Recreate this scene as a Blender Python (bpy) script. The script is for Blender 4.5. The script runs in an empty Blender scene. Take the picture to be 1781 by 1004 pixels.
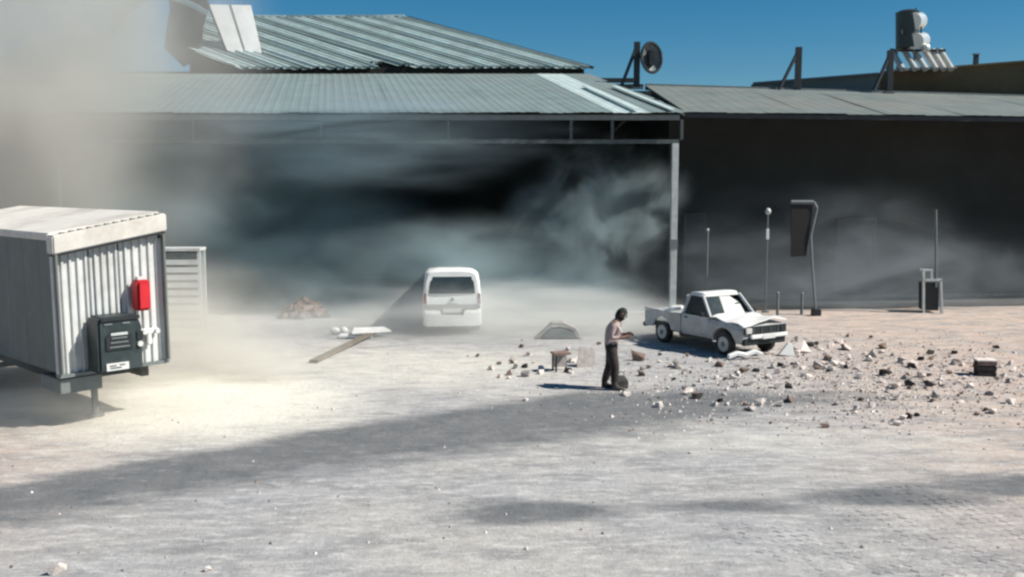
import bpy, bmesh, math, random
from mathutils import Vector, Matrix, noise as mnoise
R = math.radians
random.seed(7)
S = bpy.context.scene
C = S.collection

# ------------------------------------------------------------------ camera, sky, sun, exposure
F, HZ, CAMZ = 1700.0, 320.0, 4.3
TH = math.atan((502 - HZ) / F)
cd = bpy.data.cameras.new('camera'); cam = bpy.data.objects.new('camera', cd); C.objects.link(cam)
cam.location = (0, 0, CAMZ); cam.rotation_euler = (R(90) - TH, 0, 0)
cd.sensor_width = 36; cd.lens = F / 1781 * 36; cd.clip_start = .1; cd.clip_end = 3000
S.camera = cam
SUN_EL, SUN_AZ = R(44), R(12)                    # azimuth: degrees from +X towards the camera side
sv = Vector((math.cos(SUN_EL) * math.cos(SUN_AZ), -math.cos(SUN_EL) * math.sin(SUN_AZ), math.sin(SUN_EL)))
w = bpy.data.worlds.new('World'); S.world = w; w.use_nodes = True
nt = w.node_tree
sky = nt.nodes.new('ShaderNodeTexSky'); sky.sky_type = 'NISHITA'; sky.sun_disc = False
sky.sun_elevation = SUN_EL; sky.sun_rotation = math.atan2(sv.x, sv.y)
sky.altitude = 800; sky.air_density = 1.0; sky.dust_density = 0.0; sky.ozone_density = 5.0
hs = nt.nodes.new('ShaderNodeHueSaturation'); hs.inputs['Hue'].default_value = .488; hs.inputs['Saturation'].default_value = 1.35; hs.inputs['Value'].default_value = .82
bg = nt.nodes['Background']; bg.inputs['Strength'].default_value = .055
nt.links.new(sky.outputs[0], hs.inputs['Color']); nt.links.new(hs.outputs[0], bg.inputs['Color'])
sd = bpy.data.lights.new('sun', 'SUN'); sd.energy = 4.2; sd.angle = R(.6); sd.color = (1, .95, .86)
so = bpy.data.objects.new('sun', sd); C.objects.link(so); so.rotation_euler = sv.to_track_quat('Z', 'Y').to_euler()
so.location = (30, -10, 40)
S.view_settings.view_transform = 'Standard'; S.view_settings.look = 'None'
S.view_settings.exposure = 0.72; S.view_settings.gamma = 1; S.view_settings.use_curve_mapping = False
cy = S.cycles
cy.use_denoising = True
try: cy.denoiser = 'OPENIMAGEDENOISE'
except Exception: pass
cy.max_bounces = 6; cy.volume_bounces = 3; cy.diffuse_bounces = 3; cy.glossy_bounces = 2
cy.transparent_max_bounces = 8; cy.volume_step_rate = .45; cy.volume_max_steps = 160
cy.sample_clamp_indirect = 6
cy.filter_width = 2.5

# ------------------------------------------------------------------ place helpers
def at(px, py, Y):                                # a point at distance Y in front of the camera
    u, v = (px - 890.5) / F, (502 - py) / F
    d = Vector((u, math.cos(TH) + v * math.sin(TH), v * math.cos(TH) - math.sin(TH)))
    return Vector((0, 0, CAMZ)) + d * (Y / d.y)
def gr(px, py, z=0):                              # a point on the ground
    u, v = (px - 890.5) / F, (502 - py) / F
    d = Vector((u, math.cos(TH) + v * math.sin(TH), v * math.cos(TH) - math.sin(TH)))
    return Vector((0, 0, CAMZ)) + d * ((z - CAMZ) / d.z)

# ------------------------------------------------------------------ materials
def new_mat(name):
    m = bpy.data.materials.new(name); m.use_nodes = True
    return m, m.node_tree, m.node_tree.nodes['Principled BSDF']
def mat(name, col, rough=.7, metal=0, var=.25, scale=6, dirt=None, dirt_amt=.4, bump=.0, bscale=40, coord='Object'):
    m, t, b = new_mat(name)
    tc = t.nodes.new('ShaderNodeTexCoord')
    n = t.nodes.new('ShaderNodeTexNoise'); n.inputs['Scale'].default_value = scale; n.inputs['Detail'].default_value = 6
    n.inputs['Roughness'].default_value = .65
    t.links.new(tc.outputs[coord], n.inputs['Vector'])
    r = t.nodes.new('ShaderNodeMapRange'); r.inputs[1].default_value = .3; r.inputs[2].default_value = .7
    r.inputs[3].default_value = 1 - var; r.inputs[4].default_value = 1 + var
    t.links.new(n.outputs[0], r.inputs[0])
    mx = t.nodes.new('ShaderNodeVectorMath'); mx.operation = 'SCALE'; mx.inputs[0].default_value = col[:3]
    t.links.new(r.outputs[0], mx.inputs['Scale'])
    out = mx.outputs[0]
    if dirt:
        n2 = t.nodes.new('ShaderNodeTexNoise'); n2.inputs['Scale'].default_value = scale * .37; n2.inputs['Detail'].default_value = 8
        n2.inputs['Roughness'].default_value = .7
        t.links.new(tc.outputs[coord], n2.inputs['Vector'])
        r2 = t.nodes.new('ShaderNodeMapRange'); r2.inputs[1].default_value = .45; r2.inputs[2].default_value = .68
        r2.inputs[3].default_value = 0; r2.inputs[4].default_value = dirt_amt
        t.links.new(n2.outputs[0], r2.inputs[0])
        mm = t.nodes.new('ShaderNodeMix'); mm.data_type = 'RGBA'
        t.links.new(r2.outputs[0], mm.inputs[0]); t.links.new(out, mm.inputs[6]); mm.inputs[7].default_value = (*dirt, 1)
        out = mm.outputs[2]
    t.links.new(out, b.inputs['Base Color'])
    b.inputs['Roughness'].default_value = rough; b.inputs['Metallic'].default_value = metal
    if bump:
        n3 = t.nodes.new('ShaderNodeTexNoise'); n3.inputs['Scale'].default_value = bscale; n3.inputs['Detail'].default_value = 5
        t.links.new(tc.outputs[coord], n3.inputs['Vector'])
        bp = t.nodes.new('ShaderNodeBump'); bp.inputs['Strength'].default_value = bump; bp.inputs['Distance'].default_value = .03
        t.links.new(n3.outputs[0], bp.inputs['Height']); t.links.new(bp.outputs[0], b.inputs['Normal'])
    return m
M = {}
DUST = (.42, .38, .33)
M['white'] = mat('white_paint', (.78, .78, .76), .38, var=.05, scale=4, dirt=DUST, dirt_amt=.3)
M['truckwhite'] = mat('dusty_shaded_white_paint', (.47, .49, .50), .55, var=.12, scale=3, dirt=(.30, .27, .23), dirt_amt=.75)  # dusty white, greyed to carry the shade of the pickup's side
M['panel'] = mat('white_cladding', (.58, .59, .58), .5, var=.06, scale=2, dirt=(.27, .255, .22), dirt_amt=.65)
M['trailerside'] = mat('shade_toned_trailer_side', (.13, .145, .135), .6, var=.1, scale=2, dirt=(.25, .24, .21), dirt_amt=.35)  # trailer sides: the shade of the sunless side is put into this colour
M['cap'] = mat('white_roof_cap', (.64, .61, .56), .7, var=.1, scale=2, dirt=(.33, .30, .26), dirt_amt=.6)
M['zinc'] = mat('zinc_roof', (.26, .335, .325), .55, .05, var=.16, scale=1.2, dirt=(.2, .19, .17), dirt_amt=.5)
M['zinc2'] = mat('weathered_zinc_roof', (.165, .215, .21), .7, .0, var=.16, scale=.9, dirt=(.17, .17, .16), dirt_amt=.45)
M['bright'] = mat('bright_zinc', (.50, .60, .585), .5, .05, var=.12, scale=2, dirt=(.3, .3, .28), dirt_amt=.4)
M['strip'] = mat('grey_roof_strip', (.135, .16, .15), .7, 0, var=.18, scale=.8, dirt=(.22, .2, .17), dirt_amt=.5)
M['steel'] = mat('painted_steel', (.50, .53, .52), .5, .1, var=.12, scale=5, dirt=(.25, .2, .16), dirt_amt=.4)
M['truss'] = mat('dull_dark_steel', (.07, .085, .085), .7, .1, var=.3, scale=5)  # dark steel for the truss and grille bars
M['greysteel'] = mat('grey_steel', (.16, .18, .18), .55, .2, var=.15, scale=5)
M['dark'] = mat('dark_metal', (.018, .022, .024), .5, .1, var=.3, scale=6)
M['black'] = mat('black_rubber', (.015, .015, .016), .75, var=.25, scale=10, dirt=DUST, dirt_amt=.22)
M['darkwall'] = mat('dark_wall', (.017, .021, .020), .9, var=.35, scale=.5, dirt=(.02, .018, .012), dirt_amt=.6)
M['brownwall'] = mat('brown_wall', (.16, .115, .06), .95, var=.3, scale=.4, dirt=(.05, .05, .026), dirt_amt=.6, bump=.3, bscale=9)
M['greenwall'] = mat('grey_green_wall', (.16, .19, .175), .95, var=.2, scale=.5, bump=.2, bscale=9)
M['darkfloor'] = mat('stained_shaded_concrete', (.05, .05, .048), .85, var=.3, scale=1.2, dirt=(.12, .115, .105), dirt_amt=.5)  # stained concrete; the shade under the roofs is also put into its colour
M['red'] = mat('red_paint', (.55, .015, .025), .45, var=.12, scale=5)
M['genset'] = mat('dark_green_housing', (.022, .034, .036), .5, .05, var=.25, scale=5, dirt=(.09, .1, .1), dirt_amt=.35)
M['glassdark'] = mat('dark_glass', (.03, .04, .042), .12, 0, var=.15, scale=2, dirt=(.25, .25, .23), dirt_amt=.3)
M['lamp'] = mat('lamp_glass', (.55, .55, .52), .15, var=.1, scale=8)
M['tail'] = mat('tail_lamp', (.16, .03, .03), .25, var=.15, scale=8)
M['seat'] = mat('seat_cloth', (.05, .05, .055), .9, var=.2, scale=9)
M['plate'] = mat('plate_white', (.6, .6, .58), .5, var=.06, scale=8)
M['chunk_pale'] = mat('pale_rubble', (.68, .60, .55), .95, var=.25, scale=7, bump=.5, bscale=18)
M['chunk_grey'] = mat('grey_rubble', (.34, .31, .29), .95, var=.3, scale=7, bump=.5, bscale=18)
M['chunk_brown'] = mat('brown_rubble', (.20, .14, .11), .95, var=.3, scale=7, bump=.5, bscale=18)
M['chunk_dark'] = mat('dark_rubble', (.035, .03, .028), .95, var=.3, scale=7, bump=.4, bscale=18)
M['wood'] = mat('weathered_wood', (.17, .145, .115), .85, var=.3, scale=6)
M['brick'] = mat('red_brick', (.16, .10, .075), .95, var=.3, scale=5, dirt=DUST, dirt_amt=.5)
M['skin'] = mat('skin', (.12, .065, .045), .6, var=.1, scale=14)
M['shirt'] = mat('dusty_pink_shirt', (.36, .27, .26), .9, var=.2, scale=9, dirt=(.45, .42, .4), dirt_amt=.4)
M['trousers'] = mat('brown_trousers', (.032, .023, .021), .92, var=.3, scale=8, dirt=(.2, .17, .15), dirt_amt=.25, bump=.4, bscale=14)
M['hair'] = mat('black_hair', (.012, .012, .013), .8, var=.3, scale=30)
M['cloth_white'] = mat('white_cloth', (.7, .7, .68), .9, var=.1, scale=12)
M['glass_tube'] = mat('solar_glass', (.45, .45, .42), .2, .0, var=.15, scale=5)
M['tank'] = mat('tank_metal', (.62, .64, .62), .35, .5, var=.1, scale=3)
M['tankdark'] = mat('dark_tank', (.03, .045, .042), .5, .0, var=.2, scale=3)

def ground_material(name, paver=False):
    m, t, b = new_mat(name)
    L = t.links
    geo = t.nodes.new('ShaderNodeNewGeometry')
    def nz(scale, detail=6, rough=.6, stretch=None, dist=0):
        n = t.nodes.new('ShaderNodeTexNoise'); n.inputs['Scale'].default_value = scale
        n.inputs['Detail'].default_value = detail; n.inputs['Roughness'].default_value = rough; n.inputs['Distortion'].default_value = dist
        if stretch:
            mp = t.nodes.new('ShaderNodeMapping'); mp.inputs['Scale'].default_value = stretch; mp.inputs['Rotation'].default_value = (0, 0, R(-28))
            L.new(geo.outputs['Position'], mp.inputs['Vector']); L.new(mp.outputs[0], n.inputs['Vector'])
        else: L.new(geo.outputs['Position'], n.inputs['Vector'])
        return n.outputs[0]
    def rng(x, a, bb, c, d):
        r = t.nodes.new('ShaderNodeMapRange'); L.new(x, r.inputs[0])
        for i, v in enumerate((a, bb, c, d)): r.inputs[i + 1].default_value = v
        return r.outputs[0]
    def mix(f, a, bcol, mode='MIX'):
        mm = t.nodes.new('ShaderNodeMix'); mm.data_type = 'RGBA'; mm.blend_type = mode
        if isinstance(f, float): mm.inputs[0].default_value = f
        else: L.new(f, mm.inputs[0])
        for i, v in ((6, a), (7, bcol)):
            if isinstance(v, tuple): mm.inputs[i].default_value = (*v, 1)
            else: L.new(v, mm.inputs[i])
        return mm.outputs[2]
    def math_(op, a, bb):
        q = t.nodes.new('ShaderNodeMath'); q.operation = op; q.use_clamp = False
        for i, v in ((0, a), (1, bb)):
            if isinstance(v, (int, float)): q.inputs[i].default_value = v
            else: L.new(v, q.inputs[i])
        return q.outputs[0]
    def attr(nm):
        a = t.nodes.new('ShaderNodeAttribute'); a.attribute_name = nm
        if paver: a.attribute_type = 'OBJECT'
        return a.outputs['Fac']
    dust = mix(rng(nz(.16, 4), .38, .62, 0, 1), (.38, .38, .39), (.50, .475, .44))
    dust = mix(attr('warm'), dust, (.58, .42, .33))
    dust = mix(rng(nz(.9, 8, .7, (1, 2.2, 1)), .44, .62, 0, .75), dust, (.25, .245, .25))
    dust = mix(rng(nz(2.3, 6, .7, (1, 3.0, 1)), .50, .66, 0, .7), dust, (.66, .645, .62))
    dust = mix(rng(math_('ADD', attr('pale'), math_('MULTIPLY', math_('SUBTRACT', nz(1.1, 6, .65, (1, 2.0, 1)), .5), .8)), .2, .9, 0, .95), dust, (.80, .77, .67))
    asph = mix(rng(nz(1.3, 7, .7), .35, .65, 0, 1), (.105, .115, .125), (.17, .175, .18))
    asph = mix(rng(nz(2.2, 6, .7, (1, 2.6, 1)), .55, .72, 0, .55), asph, (.40, .40, .40))
    am = math_('ADD', attr('asphalt'), math_('MULTIPLY', math_('SUBTRACT', nz(.75, 8, .68, (1, 2.4, 1)), .5), 1.8))
    col = mix(rng(am, .15, .85, 0, .95), dust, asph)
    col = mix(rng(nz(14, 5, .7), .35, .65, .0, .22), col, (.20, .19, .18))
    if paver:
        oi = t.nodes.new('ShaderNodeObjectInfo')
        col = mix(.58, col, mix(rng(oi.outputs['Random'], .15, .85, 0, 1), (.17, .155, .155), (.66, .60, .56)))
    L.new(col, b.inputs['Base Color'])
    b.inputs['Roughness'].default_value = .92
    b.inputs['Specular IOR Level'].default_value = .25
    bp = t.nodes.new('ShaderNodeBump'); bp.inputs['Strength'].default_value = .8; bp.inputs['Distance'].default_value = .05
    L.new(math_('ADD', nz(5, 8, .7), math_('MULTIPLY', nz(30, 4, .7), .3)), bp.inputs['Height']); L.new(bp.outputs[0], b.inputs['Normal'])
    return m
M['ground'] = ground_material('dusty_yard')
M['paver'] = ground_material('paver_stone', True)

# ------------------------------------------------------------------ mesh helpers
class MB:
    def __init__(s): s.bm = bmesh.new(); s.mi = 0
    def box(s, c, size, rot=None):
        mtx = Matrix.Translation(Vector(c)) @ (rot.to_4x4() if rot else Matrix.Identity(4)) @ Matrix.Diagonal((*size, 1))
        r = bmesh.ops.create_cube(s.bm, size=1, matrix=mtx)
        for v in r['verts']:
            for f in v.link_faces: f.material_index = s.mi
        return s
    def tube(s, p0, p1, r, seg=10, r2=None):
        p0, p1 = Vector(p0), Vector(p1); d = p1 - p0
        if r2 is None: r2 = r
        mtx = Matrix.Translation((p0 + p1) / 2) @ d.to_track_quat('Z', 'Y').to_matrix().to_4x4()
        q = bmesh.ops.create_cone(s.bm, cap_ends=True, segments=seg, radius1=r, radius2=r2, depth=d.length, matrix=mtx)
        for v in q['verts']:
            for f in v.link_faces: f.material_index = s.mi
        return s
    def bar(s, p0, p1, a, b):                      # rectangular bar between two points
        p0, p1 = Vector(p0), Vector(p1); d = p1 - p0
        return s.box((p0 + p1) / 2, (a, b, d.length), d.to_track_quat('Z', 'Y').to_matrix())
    def ball(s, c, r, sub=2, sc=(1, 1, 1)):
        bmesh.ops.create_icosphere(s.bm, subdivisions=sub, radius=r, matrix=Matrix.Translation(Vector(c)) @ Matrix.Diagonal((*sc, 1)))
        return s
    def loft(s, rings, caps=True):
        vs = [[s.bm.verts.new(p) for p in r] for r in rings]
        n = len(rings[0])
        for a, b in zip(vs, vs[1:]):
            for i in range(n):
                f = s.bm.faces.new((a[i], a[(i + 1) % n], b[(i + 1) % n], b[i])); f.material_index = s.mi
        if caps:
            s.bm.faces.new(vs[0][::-1]); s.bm.faces.new(vs[-1])
        return s
    def slab(s, poly, nrm):                        # a flat polygon given a thickness vector
        nrm = Vector(nrm); return s.loft([[Vector(p) for p in poly], [Vector(p) + nrm for p in poly]])
    def build(s, name, m, parent=None, bevel=0, smooth=False, seg=2):
        bmesh.ops.recalc_face_normals(s.bm, faces=s.bm.faces)
        if bevel:
            ed = [e for e in s.bm.edges if len(e.link_faces) == 2 and e.calc_face_angle(0) > R(28)]
            bmesh.ops.bevel(s.bm, geom=ed, offset=bevel, segments=seg, affect='EDGES', clamp_overlap=True)
        me = bpy.data.meshes.new(name); s.bm.to_mesh(me); s.bm.free()
        if smooth:
            for p in me.polygons: p.use_smooth = True
            try: me.set_sharp_from_angle(angle=R(38))
            except Exception: pass
        for q in (m if isinstance(m, (list, tuple)) else [m]): me.materials.append(q)
        o = bpy.data.objects.new(name, me); C.objects.link(o)
        if parent: o.parent = parent
        return o
def tag(o, label=None, cat=None, group=None, kind=None):
    if label: o['label'] = label
    if cat: o['category'] = cat
    if group: o['group'] = group
    if kind: o['kind'] = kind
    return o
def thing(name, label, cat, loc=(0, 0, 0), rz=0, group=None):
    o = bpy.data.objects.new(name, None); C.objects.link(o); o.empty_display_size = .3
    o.location = loc; o.rotation_euler = (0, 0, rz)
    return tag(o, label, cat, group)
def cut(o, cutters):                               # boolean cut, baked into the mesh
    k = MB()
    for f in cutters: f(k)
    c = k.build('cutter', M['dark'])
    c.matrix_world = Matrix.Identity(4)
    md = o.modifiers.new('b', 'BOOLEAN'); md.operation = 'DIFFERENCE'; md.object = c; md.solver = 'EXACT'
    par = o.parent; o.parent = None
    bpy.context.view_layer.update()
    me = bpy.data.meshes.new_from_object(o.evaluated_get(bpy.context.evaluated_depsgraph_get()))
    o.modifiers.clear(); o.data = me
    bpy.data.objects.remove(c); o.parent = par
    return o
def rsheet(name, A, B, Cc, D, m, parent, ribs=5, amp=.03, rows=2, thick=.006, sag=0, jag=0):
    """corrugated sheet over the patch A-B (lower edge) to D-C (upper edge); ribs run from AB to DC"""
    A, B, Cc, D = map(Vector, (A, B, Cc, D))
    n = (B - A).cross(D - A).normalized()
    if n.z < 0: n = -n
    us = []
    for i in range(ribs):
        b = i / ribs; q = 1 / ribs
        us += [(b, 0), (b + q * .52, 0), (b + q * .62, 1), (b + q * .88, 1)]
    us.append((1, 0))
    k = MB(); rings = []
    offs = [random.uniform(0, jag) for _ in us]
    for j in range(rows):
        v = j / (rows - 1)
        top, bot = [], []
        for i, (u, h) in enumerate(us):
            vv = v if j else -offs[i] / max((D - A).length, .1)
            p = A.lerp(B, u).lerp(D.lerp(Cc, u), vv) + n * (h * amp) + n * (sag * math.sin(math.pi * v))
            top.append(p); bot.append(p - n * thick)
        rings.append(top + bot[::-1])
    k.loft(rings)
    return k.build(name, m, parent)

# ------------------------------------------------------------------ ground
def seglerp(pts, x):
    if x <= pts[0][0]: return pts[0][1]
    for (a, b), (c, d) in zip(pts, pts[1:]):
        if x <= c: return b + (d - b) * (x - a) / (c - a)
    return pts[-1][1]
UP = [(-40, -8), (-7.2, 13.8), (-3, 17.1), (1.3, 19.9), (3.6, 20.2), (8, 19.8), (14, 20.2), (40, 22)]
LO = [(-40, -9), (-6.2, 12.0), (-2.5, 14.45), (1.04, 16.0), (4.8, 18.2), (8, 19.3), (14, 19.9), (40, 21.6)]
def sm(x): x = max(0, min(1, x)); return x * x * (3 - 2 * x)
def blob(x, y, cx, cy_, rx, ry): return sm(1.25 - math.hypot((x - cx) / rx, (y - cy_) / ry))
def asphalt(x, y):
    u, l = seglerp(UP, x), seglerp(LO, x)
    a = sm((u - y) / 1.3 + .5) * sm((y - l) / 2.6 + .45)
    a *= 1 - .5 * sm((x - 4) / 6)
    a = max(a, 1.0 * blob(x, y, .25, 12.5, 1.4, .62), .8 * blob(x, y, 3.0, 12.7, 1.7, .4), .95 * blob(x, y, 5.2, 13.1, 2.0, .5), 1.0 * blob(x, y, 7.6, 13.6, 2.6, .7),
            .35 * blob(x, y, 1.6, 15.1, 1.4, .3), .3 * blob(x, y, -3.5, 11.2, 1.5, .25))
    return a
def warm(x, y):
    return max(.75 * sm((x - 3.2) / 8), .6 * sm((-x - 4.5) / 5) * sm((24 - y) / 6), .55 * sm((y - 24) / 8) * sm((x - 5) / 5))
def pale(x, y):
    return max(.9 * blob(x, y, -6.0, 19.0, 4.2, 4.2), .5 * blob(x, y, -2.5, 22.5, 6.0, 4.0), .35 * blob(x, y, 5, 16.0, 5.0, 1.6))
def gz(x, y):
    a = 1 if 7 < y < 40 else 0
    return a * .022 * (mnoise.noise((x * .5, y * .5, 3)) + .6 * mnoise.noise((x * 1.4, y * 1.4, 9)))
def build_ground():
    st = .13
    xs = [-900, -300, -100, -45, -26] + [-19 + i * st for i in range(int(42 / st))] + [26, 45, 100, 300, 900]
    ys = [-300, -100, -30, 0, 5] + [7.5 + i * st for i in range(int(28 / st))] + [38, 42, 50, 70, 120, 300, 900]
    W_, H_ = len(xs), len(ys)
    co = [(x, y, gz(x, y)) for y in ys for x in xs]
    aa = [asphalt(x, y) if y > 5 else 0 for y in ys for x in xs]
    ww = [warm(x, y) for y in ys for x in xs]
    pp = [pale(x, y) for y in ys for x in xs]
    fr, fg = [], []
    for j in range(H_ - 1):
        for i in range(W_ - 1):
            a = j * W_ + i; f = (a, a + 1, a + W_ + 1, a + W_)
            x, y = xs[i], ys[j]
            (fr if (seglerp(LO, x) - .3 < y < seglerp(UP, x) + .2 and -20 < x < 14 and y > 7) else fg).append(f)
    for nm, fs in (('ground', fg), ('road', fr)):
        ids = sorted({v for f in fs for v in f}); mp = {v: k for k, v in enumerate(ids)}
        me = bpy.data.meshes.new(nm); me.from_pydata([co[v] for v in ids], [], [tuple(mp[v] for v in f) for f in fs])
        for an, arr in (('asphalt', aa), ('warm', ww), ('pale', pp)):
            at_ = me.attributes.new(an, 'FLOAT', 'POINT'); at_.data.foreach_set('value', [arr[v] for v in ids])
        for p in me.polygons: p.use_smooth = True
        me.materials.append(M['ground'])
        o = bpy.data.objects.new(nm, me); C.objects.link(o); o['kind'] = 'structure'
        if nm == 'ground': tag(o, 'pale dusty yard strewn with rubble')
        else: tag(o, 'darker asphalt lane curving across the dusty yard')
    return
build_ground()

# paving blocks showing through the dust in the near right corner
def build_pavers():
    pv = thing('block_paving', 'patch of small block paving showing through dust in near corner', 'paving')
    pv['kind'] = 'structure'
    shapes = []
    for k in range(5):
        b = MB(); b.box((0, 0, 0), (.205 - .004 * k / 4, .098, .05)); o = b.build('brick', M['paver'], pv, bevel=.008, seg=1)
        shapes.append(o.data); bpy.data.objects.remove(o)
    cells = []
    a = R(52)
    for i in range(-60, 60):
        for j in range(-80, 80):
            lx, ly = i * .214 + (.107 if j % 2 else 0), j * .107
            x, y = 5.6 + lx * math.cos(a) - ly * math.sin(a), 12.1 + lx * math.sin(a) + ly * math.cos(a)
            if y < 9.6: continue
            e = math.hypot((x - 6.6) / 3.6, (y - 11.2) / 2.4)
            e += .45 * mnoise.noise((x * .9, y * .9, 0))
            if e > 1 or random.random() < .03 + max(0, e - .75) * 1.6: continue
            cells.append((y - .25 * x, x, y))
    cells.sort()
    st = MB()
    for n, (k, x, y) in enumerate(cells):
        z = gz(x, y) - .025 + random.uniform(.001, .007)
        rz = a + random.uniform(-.03, .03)
        if n < 300:
            o = bpy.data.objects.new('brick', random.choice(shapes)); C.objects.link(o); o.parent = pv
            o.location = (x, y, z); o.rotation_euler = (random.uniform(-.02, .02), random.uniform(-.02, .02), rz)
            o['asphalt'] = float(asphalt(x, y)); o['warm'] = float(warm(x, y)); o['pale'] = float(pale(x, y))
        else:
            st.box((x, y, z), (.203, .097, .05), Matrix.Rotation(rz, 3, 'Z'))
    o = st.build('paver_remainder', M['ground'], pv); o['kind'] = 'stuff'
    for nm, fn in (('asphalt', asphalt), ('warm', warm), ('pale', pale)):
        q = o.data.attributes.new(nm, 'FLOAT', 'POINT'); q.data.foreach_set('value', [float(fn(p.co.x, p.co.y)) for p in o.data.vertices])
build_pavers()

# ------------------------------------------------------------------ the open hall with the corrugated roofs
ED, EZ = 31.8, 6.56
hall = thing('open_hall', 'smoke filled open fronted hall under the grey corrugated roof', 'building', (0, 0, 0))
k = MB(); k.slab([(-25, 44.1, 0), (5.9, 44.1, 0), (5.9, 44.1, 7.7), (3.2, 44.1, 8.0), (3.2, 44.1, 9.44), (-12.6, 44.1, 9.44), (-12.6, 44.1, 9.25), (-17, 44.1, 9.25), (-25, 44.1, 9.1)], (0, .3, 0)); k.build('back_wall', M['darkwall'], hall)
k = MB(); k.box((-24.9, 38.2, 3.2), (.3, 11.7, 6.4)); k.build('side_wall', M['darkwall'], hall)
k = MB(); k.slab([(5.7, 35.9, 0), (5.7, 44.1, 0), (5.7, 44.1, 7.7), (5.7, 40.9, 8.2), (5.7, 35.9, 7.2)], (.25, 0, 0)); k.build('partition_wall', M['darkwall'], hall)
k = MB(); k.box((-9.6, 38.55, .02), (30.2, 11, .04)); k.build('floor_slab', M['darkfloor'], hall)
def lowroof():
    n = 24
    A0, A1 = Vector((-22.6, ED, EZ - .0)), Vector((5.55, ED - .1, EZ + .02))
    D0, D1 = Vector((-24.8, 43.8, 9.12)), Vector((3.35, 43.8, 9.12))
    for i in range(n):
        a, b = i / n, (i + 1) / n
        lift = Vector((0, 0, random.uniform(-.02, .025)))
        m = M['bright'] if i in (22,) else M['zinc2']
        o = rsheet('roof_sheet', A0.lerp(A1, a) + lift, A0.lerp(A1, b + .002) + lift, D0.lerp(D1, b + .002), D0.lerp(D1, a), m, hall,
                   ribs=4, amp=.010, rows=4, sag=random.uniform(-.03, .01), jag=.1)
    # pale ridge strips near the right rake
    for u in (.945, .985):
        a, b = A0.lerp(A1, u), D0.lerp(D1, u)
        q = MB(); q.bar(a + Vector((0, 0, .09)), a.lerp(b, .55) + Vector((0, 0, .09)), .2, .03); q.build('roof_flashing', M['bright'], hall)
lowroof()
k = MB(); k.slab([(-22.5, ED + .15, EZ - .03), (5.5, ED + .05, EZ - .03), (3.34, 43.8, 9.05), (-24.7, 43.8, 9.05)], (0, 0, -.03)); k.build('added_underlay', M['dark'], hall)  # dark slab added under the sheets to stop sun streaks
k = MB(); k.slab([(5.55, 31.72, 6.5), (5.72, 36, 7.2), (5.72, 44.0, 7.9), (3.37, 43.85, 9.08)], (0, 0, -.05)); k.build('added_roof_infill', M['zinc2'], hall)  # roof piece added to close the gap where sun leaked in
k = MB(); k.box((-8.6, ED + .12, EZ - .13), (28, .09, .17)); k.build('eave_beam', M['greysteel'], hall)
k = MB(); k.box((-8.6, ED + .12, 5.66), (28, .1, .13)); k.build('truss_beam', M['truss'], hall)
for px in (1183, 1063, 992, 780, 560, 340):
    x = (px - 890) / (F / ED)
    k = MB(); k.bar((x, ED + .12, 5.72), (x, ED + .12, EZ - .2), .09, .07); k.build('truss_post', M['truss'], hall)
for px in (1172, 100):
    x = (px - 890) / (F / ED)
    k = MB(); k.box((x, ED + .12, 2.8), (.21, .21, 5.6)); o = k.build('column', M['steel'], hall, bevel=.015)
    k = MB(); k.box((x, ED + .12, .06), (.42, .42, .05)); k.build('base_plate', M['greysteel'], o)
    k = MB(); k.box((x, ED + .12, 2.35), (.25, .25, .3)); k.build('collar', M['greysteel'], o)
for i in range(5):
    y = 34 + i * 2.3; z = EZ + (y - ED) * .213 - .22
    k = MB(); k.box((-9.6, y, z), (30, .12, .2)); k.build('rafter_beam', M['dark'], hall)

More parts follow.
